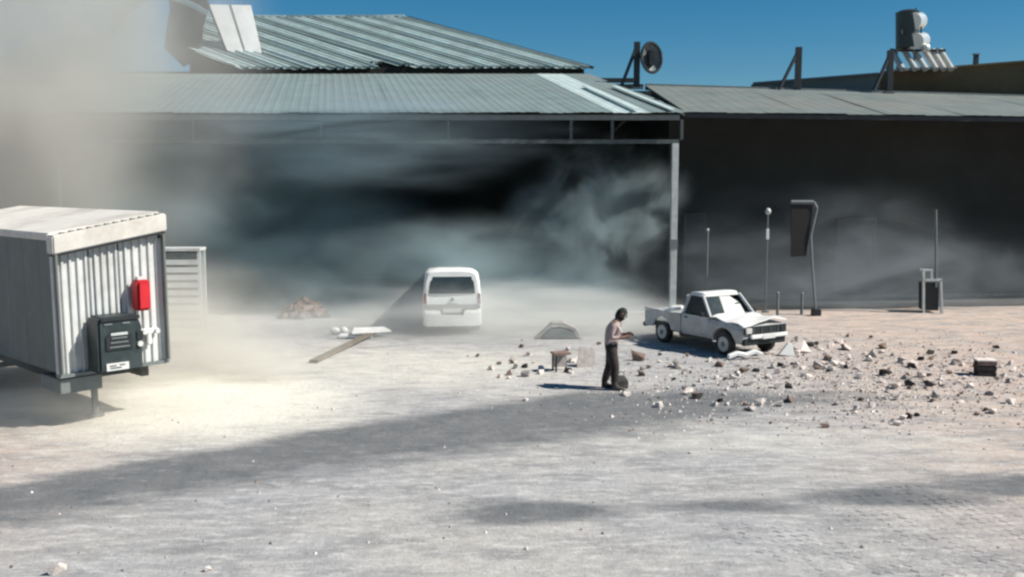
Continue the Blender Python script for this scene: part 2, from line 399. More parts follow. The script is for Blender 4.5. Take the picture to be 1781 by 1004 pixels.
# upper roof, skewed behind the low one
def uproof():
    n = 20
    A0, A1 = Vector((-11.95, 43.75, 9.32)), Vector((3.45, 43.75, 9.32))
    v = Vector((-8.95, 8.2, 3.52))
    for i in range(n):
        a, b = i / n, (i + 1) / n
        off = random.uniform(-.28, .18)
        lift = Vector((0, 0, random.uniform(-.02, .06)))
        top = .0
        s0 = 0
        if i == 8: s0 = .085
        if i in (9,): lift += Vector((0, 0, .1))
        top = min(1, .36 + .16 * i)
        P = A0.lerp(A1, a) + v * (s0 + off * .03) + lift; Q = A0.lerp(A1, b) + v * (s0 + off * .03) + lift
        o = rsheet('roof_sheet', P, Q, A0.lerp(A1, b) + v * (top + random.uniform(-.006, .006)), A0.lerp(A1, a) + v * (top + random.uniform(-.006, .006)),
                   M['zinc'] if i % 2 else M['bright'], hall, ribs=2, amp=.11, rows=3, sag=random.uniform(-.05, .03))
    q = MB(); d_ = Vector((.05, .12, -.16)); q.slab([A0 + v * .03 + d_, A1 + v * .03 + d_ - Vector((.2, 0, 0)), A1 + v * .97 + d_ - Vector((.2, 0, 0)), A0.lerp(A1, .2) + v * .97 + d_, A0 + v * .33 + d_], (0, 0, -.04)); q.build('added_underlay', M['dark'], hall)  # dark sheet added below to close sky gaps in the roof
    # ridge capping in pieces
    for i in range(4, n, 2):
        a, b = A0.lerp(A1, i / n) + v * 1.003, A0.lerp(A1, min(1, (i + 1.9) / n)) + v * 1.003
        q = MB(); q.bar(a + Vector((0, 0, .12)), b + Vector((0, 0, .12 + random.uniform(-.03, .03))), .3, .05); q.build('ridge_cap', M['bright'] if i % 4 else M['zinc'], hall)
    # rake trim on the right edge
    q = MB(); q.bar(A1 + Vector((.1, 0, .06)), A1 + v + Vector((.1, 0, .06)), .16, .12); q.build('rake_trim', M['dark'], hall)
    # rake strip on the torn left edge
    l = A0
    q = MB(); q.bar(l + Vector((-.1, 0, .12)), l + v * .36 + Vector((-.1, 0, .12)), .22, .06); q.build('rake_trim', M['bright'], hall)
    # shaded end wall below
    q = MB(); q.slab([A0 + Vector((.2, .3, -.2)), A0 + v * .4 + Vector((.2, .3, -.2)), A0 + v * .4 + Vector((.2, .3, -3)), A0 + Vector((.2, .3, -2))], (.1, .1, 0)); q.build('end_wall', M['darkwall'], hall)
uproof()

# two white roof panels standing on the roof
def panels():
    p = [at(401, 103, 45.9), at(457, 101, 45.9), at(436, 9, 47.2), at(364, 8, 47.2)]
    t = thing('raised_roof_panels', 'pair of long white roof panels standing tilted on the upper roof', 'roof panel', p[0])
    o = p[0]
    def q(u, v): return p[0].lerp(p[1], u).lerp(p[3].lerp(p[2], u), v) - o
    nb = (p[1] - p[0]).cross(p[3] - p[0]).normalized()
    if nb.y < 0: nb = -nb
    for u0, u1 in ((0, .47), (.53, 1)):
        b = MB(); b.slab([q(u0, 0), q(u1, 0), q(u1, 1), q(u0, 1)], nb * .07); b.build('panel', M['white'], t)
    b = MB(); b.slab([q(.465, .01), q(.535, .01), q(.535, .99), q(.465, .99)], nb * .03 + nb * .05); b.build('centre_joint', M['greysteel'], t)
    b = MB(); b.bar(q(.3, .55) + nb * .1, q(.3, .0) + nb * 2.0 + Vector((0, 0, -.1)), .06, .06); b.build('prop', M['dark'], t)
    b = MB(); b.slab([q(-.06, -.02), q(.0, -.02), q(.0, 1.0), q(-.06, 1.0)], nb * .1); b.build('edge_frame', M['dark'], t)
panels()
# dark torn sheets curled up at the end of the roof
def curl(name, label, pts, w0, rad, m, dpt):
    a = at(*pts[0], dpt)
    o0 = a.copy()
    k = MB(); rings = []
    n = len(pts)
    for i, (px, py) in enumerate(pts):
        c = at(px, py, dpt + .25 * i) - o0
        q = at(*pts[min(i + 1, n - 1)], dpt) - at(*pts[max(i - 1, 0)], dpt)
        tdir = Vector((q.x, .2, q.z)).normalized(); side = Vector((-tdir.z, .15, tdir.x)).normalized()
        ring = []
        prof = [(-1, .0), (-.5, .12), (0, .16), (.5, .12), (1, 0)]
        ww = w0[i]
        up = [c + side * (u * ww) + Vector((0, -h * ww, 0)) for u, h in prof]
        lo = [x + Vector((0, .04, 0)) for x in up]
        rings.append(up + lo[::-1])
    k.loft(rings)
    o = k.build(name, m, None, smooth=True); o.location = o0
    return tag(o, label, 'roof sheet')
curl('torn_roof_sheet', 'dark torn roof sheet curled up beside the white panels', [(330, 112), (318, 80), (322, 44), (330, 12), (312, -25)], [.35, .95, .9, 1.0, .7], 0, M['dark'], 46.3)
curl('bent_roof_sheet', 'thin bent roof sheet arching through the smoke above the roof', [(190, 66), (202, 40), (220, 14), (245, -5), (275, -18)], [.22, .3, .3, .3, .25], 0, M['dark'], 45.5)
curl('pale_roof_strip', 'pale bent metal strip over the dark torn sheet', [(362, 24), (342, 12), (318, 1), (295, -6)], [.1, .13, .13, .1], 0, M['bright'], 45.2)

# ------------------------------------------------------------------ the lower building on the right
wing = thing('side_building', 'dark fronted low building under the long grey roof strip', 'building')
E0, E1 = Vector((5.62, ED + .25, 6.62)), Vector((36.0, 36.55, 6.56))
T0, T1 = Vector((5.5, 40.9, 8.33)), Vector((36.0, 41.4, 7.5))
for i in range(22):
    a, b = i / 22, (i + 1) / 22
    lift = Vector((0, 0, random.uniform(-.015, .015)))
    rsheet('roof_sheet', E0.lerp(E1, a) + lift, E0.lerp(E1, b) + lift, T0.lerp(T1, b), T0.lerp(T1, a), M['strip'], wing, ribs=3, amp=.007, rows=4, sag=random.uniform(-.02, .02), jag=.04)
dz = Vector((0, .02, -.03))
q = MB(); q.slab([E0 + dz + Vector((0, .1, 0)), E1 + dz + Vector((0, .1, 0)), T1 + dz, T0 + dz], (0, 0, -.03)); q.build('added_underlay', M['dark'], wing)  # unseen underlay added so no sun slips between the roof sheets
q = MB(); q.bar(E0 + Vector((0, .1, -.11)), E1 + Vector((0, .1, -.11)), .1, .14); q.build('eave_beam', M['dark'], wing)
q = MB(); q.bar(T0 + Vector((0, .1, -.05)), T1 + Vector((0, .1, -.05)), .2, .25); q.build('roof_edge', M['greysteel'], wing)
W0, W1 = Vector((5.97, 36.0, 0)), Vector((38, 39.5, 0))
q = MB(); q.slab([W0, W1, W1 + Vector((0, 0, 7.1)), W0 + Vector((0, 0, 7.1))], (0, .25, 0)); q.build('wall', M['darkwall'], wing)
dv = (W1 - W0).normalized()
def wl(px, z, off=0):                              # point on that wall under a picture column
    u = (px - 890.5) / F
    t_ = (u * W0.y - W0.x) / (dv.x - u * dv.y)
    p = W0 + dv * t_; return Vector((p.x, p.y - off, z))
for (x0, x1, z1) in ((1190, 1226, 3.2), (1455, 1520, 3.0)):
    q = MB(); q.slab([wl(x0, .02, .05), wl(x1, .02, .05), wl(x1, z1, .05), wl(x0, z1, .05)], (0, .04, 0)); d_ = q.build('door', M['dark'], wing)
    q = MB()
    for xx in (x0, x1): q.bar(wl(xx, 0, .06), wl(xx, z1, .06), .08, .06)
    q.bar(wl(x0, z1, .06), wl(x1, z1, .06), .08, .06); q.build('frame', M['darkfloor'], d_)
q = MB(); q.slab([wl(1195, 0, .25), wl(1850, 0, .25), wl(1850, .14, .25), wl(1195, .14, .25)], (0, .2, 0)); q.build('plinth', M['brick'], wing)
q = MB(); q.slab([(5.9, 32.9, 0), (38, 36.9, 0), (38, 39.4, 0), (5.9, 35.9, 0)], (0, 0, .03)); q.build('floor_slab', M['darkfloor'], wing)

# rear building with parapet
rear = thing('rear_building', 'brown flat roofed building rising behind the grey roof strip', 'building')
B0, Bm, B1 = Vector((11.0, 45.7, 0)), Vector((15.3, 41.9, 0)), Vector((21.5, 36.9 + 5.2, 0))
Bm = Vector((16.1, 43.5, 0)); 
q = MB(); q.slab([B0, Bm, Bm + Vector((0, 0, 9.05)), B0 + Vector((0, 0, 8.85))], (.4, .45, 0)); q.build('grey_wall', M['greenwall'], rear)
q = MB(); q.slab([Bm, B1 + Vector((5, 0, 0)), B1 + Vector((5, 0, 9.75)), Bm + Vector((0, 0, 9.1))], (.05, .45, 0)); q.build('brown_wall', M['brownwall'], rear)
q = MB(); q.bar(B0 + Vector((.15, .1, 8.89)), Bm + Vector((0, .1, 9.09)), .5, .09); q.build('parapet_coping', M['greysteel'], rear)
q = MB(); q.bar(Bm + Vector((.1, .1, 9.14)), B1 + Vector((5, .1, 9.8)), .5, .09); q.build('parapet_coping', M['brownwall'], rear)

# braced posts on the roof
def post(px, ytop, ybase, bx, by, dpt, label, name='braced_post', dish=False):
    b = at(px, ybase, dpt); t_ = at(px, ytop, dpt)
    th = thing(name, label, 'post', b, 0, 'braced posts along the roof')
    q = MB(); q.box((0, 0, (t_.z - b.z) / 2), (.24, .2, t_.z - b.z)); q.build('post', M['dark'], th, bevel=.012, seg=1)
    f = at(bx, by, dpt - .2) - b; tp = Vector((0, 0, (t_.z - b.z) * .93))
    q = MB(); q.bar(f, tp, .13, .1); q.build('brace', M['dark'], th)
    q = MB(); q.box((0, 0, .02), (.45, .4, .05)); q.build('foot', M['greysteel'], th)
    return th, b, t_
th, b_, t_ = post(1107, 73, 154, 1080, 152, 40.4, 'braced roof post carrying the round dish')
dish = thing('roof_dish', 'round dark dish fixed beside the top of the first roof post', 'dish', at(1132, 101, 40.2))
k = MB(); rings = []
dn = Vector((.35, -.9, .1)).normalized(); ex = dn.cross(Vector((0, 0, 1))).normalized(); ey = ex.cross(dn)
for rr, dd in ((.02, .16), (.25, .12), (.45, .04), (.56, -.06)):
    rings.append([ex * (rr * .8 * math.cos(a * math.tau / 24)) + ey * (rr * 1.05 * math.sin(a * math.tau / 24)) - dn * dd for a in range(24)])
for rr, dd in ((.55, -.03), (.44, .08), (.02, .2)):
    rings.append([ex * (rr * .8 * math.cos(a * math.tau / 24)) + ey * (rr * 1.05 * math.sin(a * math.tau / 24)) - dn * dd for a in range(24)])
k.loft(rings, False); k.build('bowl', M['greysteel'], dish, smooth=True)
k = MB()
for a in range(28):
    p, q_ = [ex * (.57 * .8 * math.cos(x * math.tau / 28)) + ey * (.57 * 1.05 * math.sin(x * math.tau / 28)) + dn * .06 for x in (a, a + 1)]
    k.tube(p, q_, .06, 6)
k.build('rim', M['dark'], dish, smooth=True)
k = MB(); k.box((.0, -.0, -.02), (.2, .34, .62)); k.build('feed_box', M['dark'], dish, bevel=.03)
k = MB(); k.bar((0, .1, 0), Vector((b_.x, b_.y, 0)) - Vector((dish.location.x, dish.location.y, -.1)), .08, .08); k.build('bracket', M['dark'], dish)
post(1387, 82, 160, 1355, 156, 41.0, 'plain braced roof post in front of the grey rear wall')
post(1546, 88, 162, 1520, 158, 40.8, 'braced roof post leaning beside the solar heater')
pz = at(1697, 112, 43); th = thing('stub_post', 'short stub post on the brown parapet', 'post', pz)
k = MB(); k.box((0, 0, .2), (.18, .18, .42)); k.build('post', M['dark'], th, bevel=.01); k = MB(); k.box((0, 0, .43), (.24, .24, .05)); k.build('cap', M['greysteel'], th)

# solar water heater
def solar():
    D = 42.7; s = D / F
    o = at(1600, 122, D); t = thing('solar_water_heater', 'solar water heater with dark tank and pale slanted tubes on parapet', 'solar heater', o)
    def P(px, py, dy=0): return at(px, py, D + dy) - o
    k = MB(); k.tube(P(1578, 84), P(1578, 22), .47, 20); k.build('cold_tank', M['tankdark'], t, smooth=True)
    k = MB(); k.tube(P(1578, 22), P(1578, 18), .5, 20, .3); k.build('tank_lid', M['dark'], t, smooth=True)
    k = MB(); k.tube(P(1566, 60, -.5), P(1566, 52, -.5), .1, 10); k.build('valve', M['dark'], t)
    k = MB(); k.tube(P(1586, 38, -.4), P(1597, 37, .5), .38, 20); k.build('hot_tank', M['tank'], t, smooth=True)
    k = MB(); k.tube(P(1592, 72, -.5), P(1604, 70, .4), .33, 20); k.build('expansion_tank', M['tank'], t, smooth=True)
    k = MB(); k.tube(P(1593, 50, -.2), P(1593, 14, -.2), .03, 8); k.tube(P(1602, 66, -.2), P(1602, 34, -.2), .04, 8); k.tube(P(1612, 88, -.2), P(1606, 66, -.2), .04, 8); k.build('pipe', M['dark'], t)
    k = MB(); k.bar(P(1548, 88, .1), P(1644, 88, .1), .12, .1); k.build('top_rail', M['dark'], t)
    for px in (1556, 1578, 1596, 1614, 1628, 1641):
        k = MB(); k.tube(P(px - 6, 88, .3), P(px + 14, 121, -.5), .13, 10)
        k.build('collector_tube', M['glass_tube'], t, smooth=True)
    for px in (1560, 1590, 1630):
        k = MB(); k.bar(P(px, 124), P(px, 84), .07, .07); k.build('stand_leg', M['greysteel'], t)
    k = MB(); k.bar(P(1550, 122, -.4), P(1664, 117, -.4), .1, .1); k.build('bottom_rail', M['greysteel'], t)
    k = MB(); k.ball(P(1610, 84, -.2), .2, 2); k.build('float_valve', M['tank'], t, smooth=True)
solar()

# ------------------------------------------------------------------ trailer
def trailer():
    FL = gr(108, 655, .95); FR_ = gr(290, 630, .95)
    ax = (FR_ - FL); ax.z = 0; W_ = ax.length
    yaw = math.atan2(ax.y, ax.x)                   # local x runs along the front face, local -y is outwards
    t = thing('box_trailer', 'white corrugated box trailer parked nose out in the dust', 'trailer', (FL.x, FL.y, 0), yaw)
    t.rotation_euler = (0, R(-.6), yaw); bpy.context.view_layer.update()
    Hh, zb, Ln = 2.44, .95, 7.0
    zt = zb + Hh
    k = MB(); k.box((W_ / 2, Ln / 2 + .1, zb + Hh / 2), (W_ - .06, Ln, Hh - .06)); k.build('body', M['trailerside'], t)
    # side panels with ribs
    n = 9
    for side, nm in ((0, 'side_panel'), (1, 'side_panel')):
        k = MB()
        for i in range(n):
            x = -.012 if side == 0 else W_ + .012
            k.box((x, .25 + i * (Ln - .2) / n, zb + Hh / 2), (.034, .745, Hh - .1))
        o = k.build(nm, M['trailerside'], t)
    # corrugated front in three panels
    edges = [(.03, .3 * W_), (.32 * W_, .58 * W_), (.60 * W_, W_ - .03)]
    for a, b in edges:
        ribs = max(3, round((b - a) / .14))
        o = rsheet('front_panel', (a, .06, zb + .03), (b, .06, zb + .03), (b, .06, zt - .28 + .30 * b / W_), (a, .06, zt - .28 + .30 * a / W_), M['panel'], t, ribs=ribs, amp=.045, thick=.02)
    k = MB()
    for u in (.31, .59): k.box((u * W_, .055, zb + Hh / 2 - .1), (.035, .04, Hh - .35))
    k.build('seam', M['greysteel'], t)
    for x in (0, W_):
        k = MB(); k.box((x, .05, zb + Hh / 2 - .06), (.09, .12, Hh - .1)); k.build('corner_post', M['panel'], t, bevel=.01)
    k = MB(); k.box((W_ / 2, .03, zb + .0), (W_ + .1, .14, .06)); k.build('bottom_rail', M['greysteel'], t)
    # roof cap, rising to the right
    up = .30
    def sl(x): return zt + up * x / W_
    def wedge(x0, x1, y0, y1, a, b): return [[(x, y0, sl(x) + a) for x in (x0, x1)] + [(x, y0, sl(x) + b) for x in (x1, x0)], [(x, y1, sl(x) + a) for x in (x0, x1)] + [(x, y1, sl(x) + b) for x in (x1, x0)]]
    k = MB(); k.loft(wedge(-.07, W_ + .07, -.15, .15, -.29, .04)); k.build('roof_cap', M['cap'], t, bevel=.025)
    k = MB(); k.loft(wedge(-.06, W_ + .06, .1, Ln + .1, -.06, .07)); k.build('roof', M['cap'], t, bevel=.02)
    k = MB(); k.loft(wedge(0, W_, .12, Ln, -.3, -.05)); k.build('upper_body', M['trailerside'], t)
    k = MB(); k.loft(wedge(-.05, W_ + .05, -.11, .1, -.33, -.285)); k.build('drip_edge', M['dark'], t)
    for i in range(12):
        x = .12 + i * (W_ - .2) / 11
        k = MB(); k.box((x, -.08, sl(x) + .05), (.08, .06, .024)); k.build('roof_clip', M['greysteel'], t)
    # chassis, leg, wheels
    k = MB()
    for x in (.35, W_ - .35): k.box((x, Ln / 2, zb - .14), (.14, Ln - .3, .22))
    for y in (.6, 2.2, 4, 5.6): k.box((W_ / 2, y, zb - .14), (W_ - .8, .1, .16))
    k.build('chassis', M['dark'], t)
    k = MB(); k.box((.36, .5, zb - .2), (.74, .9, .26)); k.build('battery_box', M['greysteel'], t, bevel=.01)
    for x in (.78,):
        k = MB(); k.box((x, .55, .45), (.09, .09, .75)); o = k.build('landing_leg', M['greysteel'], t)
        k = MB(); k.box((x, .55, .04), (.25, .22, .05)); k.build('foot', M['greysteel'], o)
    for y in (4.8, 5.9):
        k = MB(); k.tube((.2, y, .45), (W_ - .2, y, .45), .06); k.build('axle', M['dark'], t)
        for x in (.14, W_ - .14):
            k = MB(); k.tube((x - .13, y, .45), (x + .13, y, .45), .45, 24); o = k.build('wheel', M['black'], t, bevel=.03)
            k = MB(); k.tube((x - .14, y, .45), (x + .14, y, .45), .22, 16); k.build('rim', M['steel'], o)
    # red box
    u = W_ / 182.0
    rb = thing('extinguisher_box', 'red extinguisher box fixed high on the white trailer front', 'box', t.matrix_world @ Vector((.74 * W_, -.17, zb + 1.32)), yaw)
    k = MB(); k.box((0, 0, 0), (.25, .28, .56)); k.build('case', M['red'], rb, bevel=.035)
    k = MB(); k.box((0, -.15, 0), (.2, .02, .48)); k.build('lid', M['red'], rb, bevel=.01)
    k = MB(); k.box((.0, -.0, .31), (.16, .12, .05)); k.build('hanger', M['plate'], rb)
    k = MB(); k.box((0, .155, 0), (.1, .06, .5)); k.build('bracket', M['greysteel'], rb)
    # dark generator housing hung on the front
    gx = .45 * W_
    g = thing('generator_unit', 'dark generator unit with rounded shoulders hung low on trailer front', 'generator', t.matrix_world @ Vector((gx, -.24, zb + .02)), yaw)
    gw = .80
    prof = [(-gw / 2, 0), (gw / 2, 0), (gw / 2, .78), (gw / 2 - .08, 1.0), (-gw / 2 + .05, 1.0), (-gw / 2, .9)]
    k = MB(); k.slab([(x, -.24, z) for x, z in prof], (0, .5, 0)); k.build('housing', M['genset'], g, bevel=.04)
    k = MB(); k.box((0, -.25, .96), (gw * .86, .05, .06)); k.build('top_lip', M['dark'], g)
    k = MB(); k.slab([(-.28, -.245, .4), (.2, -.245, .4), (.2, -.245, .66), (.08, -.245, .74), (-.16, -.245, .74), (-.28, -.245, .64)], (0, -.02, 0)); k.build('grille_panel', M['dark'], g, bevel=.008)
    for i in range(3):
        k = MB(); k.box((-.04, -.27, .46 + .08 * i), (.36 - .04 * i, .02, .025)); k.build('louvre', M['greysteel'], g)
    k = MB(); k.box((-.04, -.272, .69), (.3, .02, .045)); k.build('handle_bar', M['steel'], g)
    k = MB(); k.box((.34, -.25, .62), (.12, .03, .16)); k.build('control_panel', M['dark'], g, bevel=.008)
    k = MB(); k.tube((.34, -.25, .47), (.34, -.285, .47), .05, 14); k.build('dial', M['plate'], g)
    k = MB(); k.box((-.08, -.25, .11), (.4, .025, .13)); k.build('data_plate', M['plate'], g)
    k = MB()
    for i, (x, z, ww) in enumerate(((-.17, .13, .12), (.0, .135, .1), (-.12, .09, .2))): k.box((x, -.265, z), (ww, .006, .018))
    k.build('plate_lines', M['dark'], g)
    k = MB(); k.box((-.22, -.25, .87), (.14, .02, .03)); k.box((.1, -.25, .87), (.14, .02, .03)); k.build('vent_slots', M['greysteel'], g)
    # white coupling to the right of it
    cpl = thing('air_coupling', 'white coupling bracket low on the right of the trailer front', 'bracket', t.matrix_world @ Vector((.83 * W_, -.04, zb + .62)), yaw)
    k = MB(); k.box((0, 0, 0), (.36, .1, .1)); k.build('bar', M['white'], cpl, bevel=.015)
    k = MB(); k.box((.0, 0, -.13), (.09, .08, .24)); k.build('stem', M['white'], cpl, bevel=.015)
    k = MB(); k.tube((-.12, -.05, 0), (-.12, -.12, 0), .045, 12); k.tube((.12, -.05, 0), (.12, -.12, 0), .045, 12); k.build('nozzle', M['plate'], cpl)
    return t
trailer()

# pale slatted bin behind the trailer
def slat_bin():
    a, b = at(286, 600, 25.5), at(350, 600, 25.5)
    W_ = b.x - a.x
    t = thing('slatted_bin', 'pale slatted tall bin half lost in dust behind the trailer', 'bin', (a.x, a.y, 0), R(4))
    H = at(300, 433, 25.5).z
    for x in (0, W_):
        for y in (0, .5):
            k = MB(); k.box((x, y, H / 2), (.08, .08, H)); k.build('corner_post', M['steel'], t)
    n = 11
    for i in range(n):
        k = MB(); k.box((W_ / 2, -.03, .25 + i * (H - .4) / n), (W_, .03, .13)); k.build('slat', M['panel'], t)
    k = MB(); k.box((W_ / 2, .25, H - .02), (W_ + .1, .66, .07)); k.build('lid', M['panel'], t)
    k = MB(); k.box((W_ / 2, .25, H / 2), (W_ - .1, .44, H - .2)); k.build('inner_box', M['greysteel'], t)
slat_bin()

# ------------------------------------------------------------------ vehicles
def wheel(parent, x, y, r, wd, side):
    k = MB(); k.tube((x, y - wd / 2, r), (x, y + wd / 2, r), r, 26); o = k.build('wheel', M['black'], parent, bevel=.025)
    k = MB(); k.tube((x, y + side * (wd / 2 - .02), r), (x, y + side * (wd / 2 + .012), r), r * .62, 20); k.build('rim', M['steel'], o)
    k = MB(); k.tube((x, y + side * (wd / 2 + .0), r), (x, y + side * (wd / 2 + .03), r), r * .22, 12); k.build('hub_cap', M['greysteel'], o)
def rring(x, hw, z0, z1, tum=.0, rad=.1, n=5):     # rounded rectangle section; tum = inward lean of the top
    pts = []
    for cx, cz, a0 in ((hw - rad, z0 + rad, -90), (hw - tum - rad, z1 - rad, 0), (-hw + tum + rad, z1 - rad, 90), (-hw + rad, z0 + rad, 180)):
        for i in range(n):
            a = R(a0 + 90 * i / (n - 1)); pts.append((x, cx + rad * math.cos(a), cz + rad * math.sin(a)))
    return pts

def pickup():
    loc = gr(1246, 604)
    t = thing('pickup_truck', 'dusty white battered pickup with buckled bonnet amid the rubble', 'pickup', (loc.x, loc.y, 0), math.atan2(-.86, .51))
    HW = .79
    k = MB()
    k.loft([[(x, y, z) for x, y, z in [(X, -h * .93, zb), (X, -h, zb + .14), (X, -h, zt - .14), (X, -h * .95, zt - .03), (X, -h * .7, zt),
                                       (X, h * .7, zt), (X, h * .95, zt - .03), (X, h, zt - .14), (X, h, zb + .14), (X, h * .93, zb)]]
            for X, h, zb, zt in ((1.72, HW * .94, .46, .80), (1.62, HW * .97, .38, .84), (1.1, HW, .34, .88), (.62, HW, .33, .90), (-.52, HW, .33, .93))])
    body = k.build('body', M['truckwhite'], t)
    cut(body, [lambda q: q.tube((1.08, -1.2, .33), (1.08, 1.2, .33), .39, 28)])
    for p in body.data.polygons: p.use_smooth = False
    # bonnet, buckled up at its near front corner
    k = MB(); nx, ny = 7, 7; g = {}
    rings = []
    for i in range(nx):
        X = .56 + (1.75 - .56) * i / (nx - 1); up, lo = [], []
        for j in range(ny):
            v = j / (ny - 1) * 2 - 1
            z = .935 - .055 * i / (nx - 1) + .035 * (1 - v * v) + .035 * math.sin(i * 1.7 + j * 1.2) + (.07 * (i / (nx - 1)) ** 2 if v > .2 else .0) - .06 * max(0, -v - .3) * (i / (nx - 1))
            up.append((X, v * HW * .93, z)); lo.append((X, v * HW * .93, z - .03))
        rings.append(up + lo[::-1])
    k.loft(rings); k.build('bonnet', M['white'], t, smooth=True)
    # front
    k = MB(); k.box((1.735, 0, .70), (.06, 1.4, .19)); k.build('grille', M['dark'], t)
    for y in (-.42, -.15, .15, .42):
        k = MB(); k.box((1.77, y, .69), (.02, .03, .14)); k.build('grille_bar', M['truss'], t)
    for y in (-.58, .58):
        k = MB(); k.box((1.755, y, .70), (.08, .22, .15)); k.build('headlight', M['lamp'] if y < 0 else M['dark'], t, bevel=.02)
    k = MB(); k.box((1.78, .1, .545), (.09, 1.25, .1)); k.build('front_bumper', M['white'], t, bevel=.02)
    k = MB(); k.box((1.832, .05, .535), (.012, .42, .1)); k.build('number_plate', M['plate'], t)
    k = MB(); k.box((1.70, 0, .42), (.1, 1.42, .18)); k.build('valance', M['dark'], t, bevel=.02)
    # cab: roof, pillars, glass, seat
    zb, zr = .925, 1.44
    P = lambda x, y, z: Vector((x, y, z))
    bl, tl = {}, {}
    for s in (-1, 1):
        y0, y1 = s * HW * .95, s * HW * .78
        for nm, xb, xt in (('a', .58, .14), ('c', -.47, -.36)):
            k = MB(); k.bar(P(xb, y0, zb - .02), P(xt, y1, zr - .02), .065, .07); k.build('pillar', M['truckwhite'], t, bevel=.01)
        k = MB(); k.slab([P(.5, y0, zb), P(-.42, y0, zb), P(-.33, y1, zr - .05), P(.13, y1, zr - .05)], (0, -s * .012, 0)); k.build('side_window', M['glassdark'], t)
        k = MB(); k.box((.06, s * (HW + .002), .74), (.98, .012, .34)); d = k.build('door', M['truckwhite'], t, bevel=.004, seg=1)
        k = MB(); k.box((-.32, s * (HW + .02), .83), (.13, .03, .03)); k.build('handle', M['dark'], d)
        k = MB(); k.box((.42, s * (HW + .1), .98), (.06, .16, .11)); k.build('mirror', M['dark'], t, bevel=.015)
    k = MB()
    k.loft([rring(x, HW * .80 - i_, zr - .05, zr + h_, .04, .022, 4) for x, i_, h_ in ((-.42, .05, -.005), (-.36, .0, .03), (-.1, 0, .05), (.08, .0, .045), (.17, .04, .0))])
    k.build('cab_roof', M['white'], t, smooth=True)
    k = MB(); k.slab([P(.56, -HW * .86, zb), P(.56, -.22, zb), P(.17, -.1, zr - .06), P(.16, -HW * .7, zr - .05)], (-.012, 0, -.01)); k.build('windscreen', M['glassdark'], t)
    k = MB(); k.slab([P(.56, -.22, zb), P(.56, HW * .6, zb), P(.36, HW * .55, 1.2), P(.2, .22, zr - .06), P(.17, -.1, zr - .06)], (-.014, 0, -.01)); k.build('crazed_windscreen', M['lamp'], t)
    k = MB(); k.box((-.48, 0, 1.16), (.03, HW * 1.6, .46)); k.build('cab_back', M['truckwhite'], t)
    k = MB(); k.box((-.5, 0, 1.2), (.02, HW * 1.2, .26)); k.build('rear_window', M['glassdark'], t)
    k = MB(); k.box((-.2, 0, .98), (.35, 1.25, .16)); k.box((-.36, 0, 1.14), (.12, 1.25, .4)); k.build('seat', M['seat'], t, bevel=.03)
    k = MB()
    for a in range(16):
        c = Vector((.3, .36, 1.05)); e1, e2 = Vector((0, 1, 0)), Vector((.45, 0, .9))
        p, q = [c + e1 * .17 * math.cos(z_ * math.tau / 16) + e2 * .17 * math.sin(z_ * math.tau / 16) for z_ in (a, a + 1)]
        k.tube(p, q, .014, 6)
    k.build('steering_wheel', M['dark'], t)
    # load bed
    for s in (-1, 1):
        k = MB(); k.slab([(-.56, 0, .40), (-2.05, 0, .42), (-2.05, 0, .84), (-.56, 0, .88)], (0, .05, 0)); o = k.build('bed_side', M['truckwhite'], t)
        for v in o.data.vertices: v.co.y += s * (HW - .01) - (.05 if s > 0 else 0)
        cut(o, [lambda q, s=s: q.tube((-1.32, -1.2, .33), (-1.32, 1.2, .33), .39, 28)])
        k = MB(); k.box((-1.3, s * (HW - .03), .87), (1.5, .09, .05), Matrix.Rotation(.026, 3, 'Y')); k.build('bed_rail', M['truckwhite'], t, bevel=.01)
    k = MB(); k.box((-1.3, 0, .57), (1.48, HW * 2 - .12, .05)); k.build('bed_floor', M['greysteel'], t)
    k = MB(); k.box((-.58, 0, .72), (.05, HW * 2 - .1, .36)); k.build('bed_front', M['truckwhite'], t)
    k = MB(); k.box((-2.06, 0, .66), (.05, HW * 2 - .1, .36)); k.build('tailgate', M['truckwhite'], t, bevel=.01)
    k = MB(); k.box((-2.14, 0, .42), (.1, HW * 1.9, .12)); k.build('rear_bumper', M['dark'], t, bevel=.02)
    k = MB(); k.box((-.2, 0, .36), (3.6, .9, .12)); k.build('chassis', M['dark'], t)
    for x in (1.08, -1.32):
        for s in (-1, 1): wheel(t, x, s * (HW - .11), .30, .17, s)
    k = MB(); k.box((.0, -HW * .93, .33), (1.25, .05, .09)); k.box((0, HW * .93, .33), (1.25, .05, .09)); k.build('sill', M['dark'], t)
    # loose items
    bpy.context.view_layer.update(); mw = t.matrix_world.copy()
    def loose(name, label, cat, x, y, z, rz, fn, m):
        q = MB(); fn(q); o = q.build(name, m, None, bevel=.012, seg=1); o.location = mw @ Vector((x, y, z)); o.rotation_euler = rz
        return tag(o, label, cat)
    yaw = math.atan2(-.86, .51)
    def bent(q):
        pts = [(-.5, 0, 0), (-.25, .02, .07), (0, .0, .02), (.25, .02, .09), (.48, 0, .0)]
        q.loft([[(x, y - .05, z), (x, y + .05, z), (x, y + .05, z + .1), (x, y - .05, z + .1)] for x, y, z in pts])
    loose('fallen_bumper', 'bent white bumper lying under the pickup nose', 'bumper', 1.72, -.62, .04, (.2, 0, yaw + R(78)), bent, M['white'])
    def wedge(q): q.slab([(-.2, 0, 0), (.22, 0, 0), (.12, 0, .3), (.02, 0, .33)], (0, .12, 0))
    loose('bent_sheet', 'small white bent sheet propped beside the pickup front wheel', 'panel', 1.95, .55, .02, (-.2, .1, yaw + R(60)), wedge, M['white'])
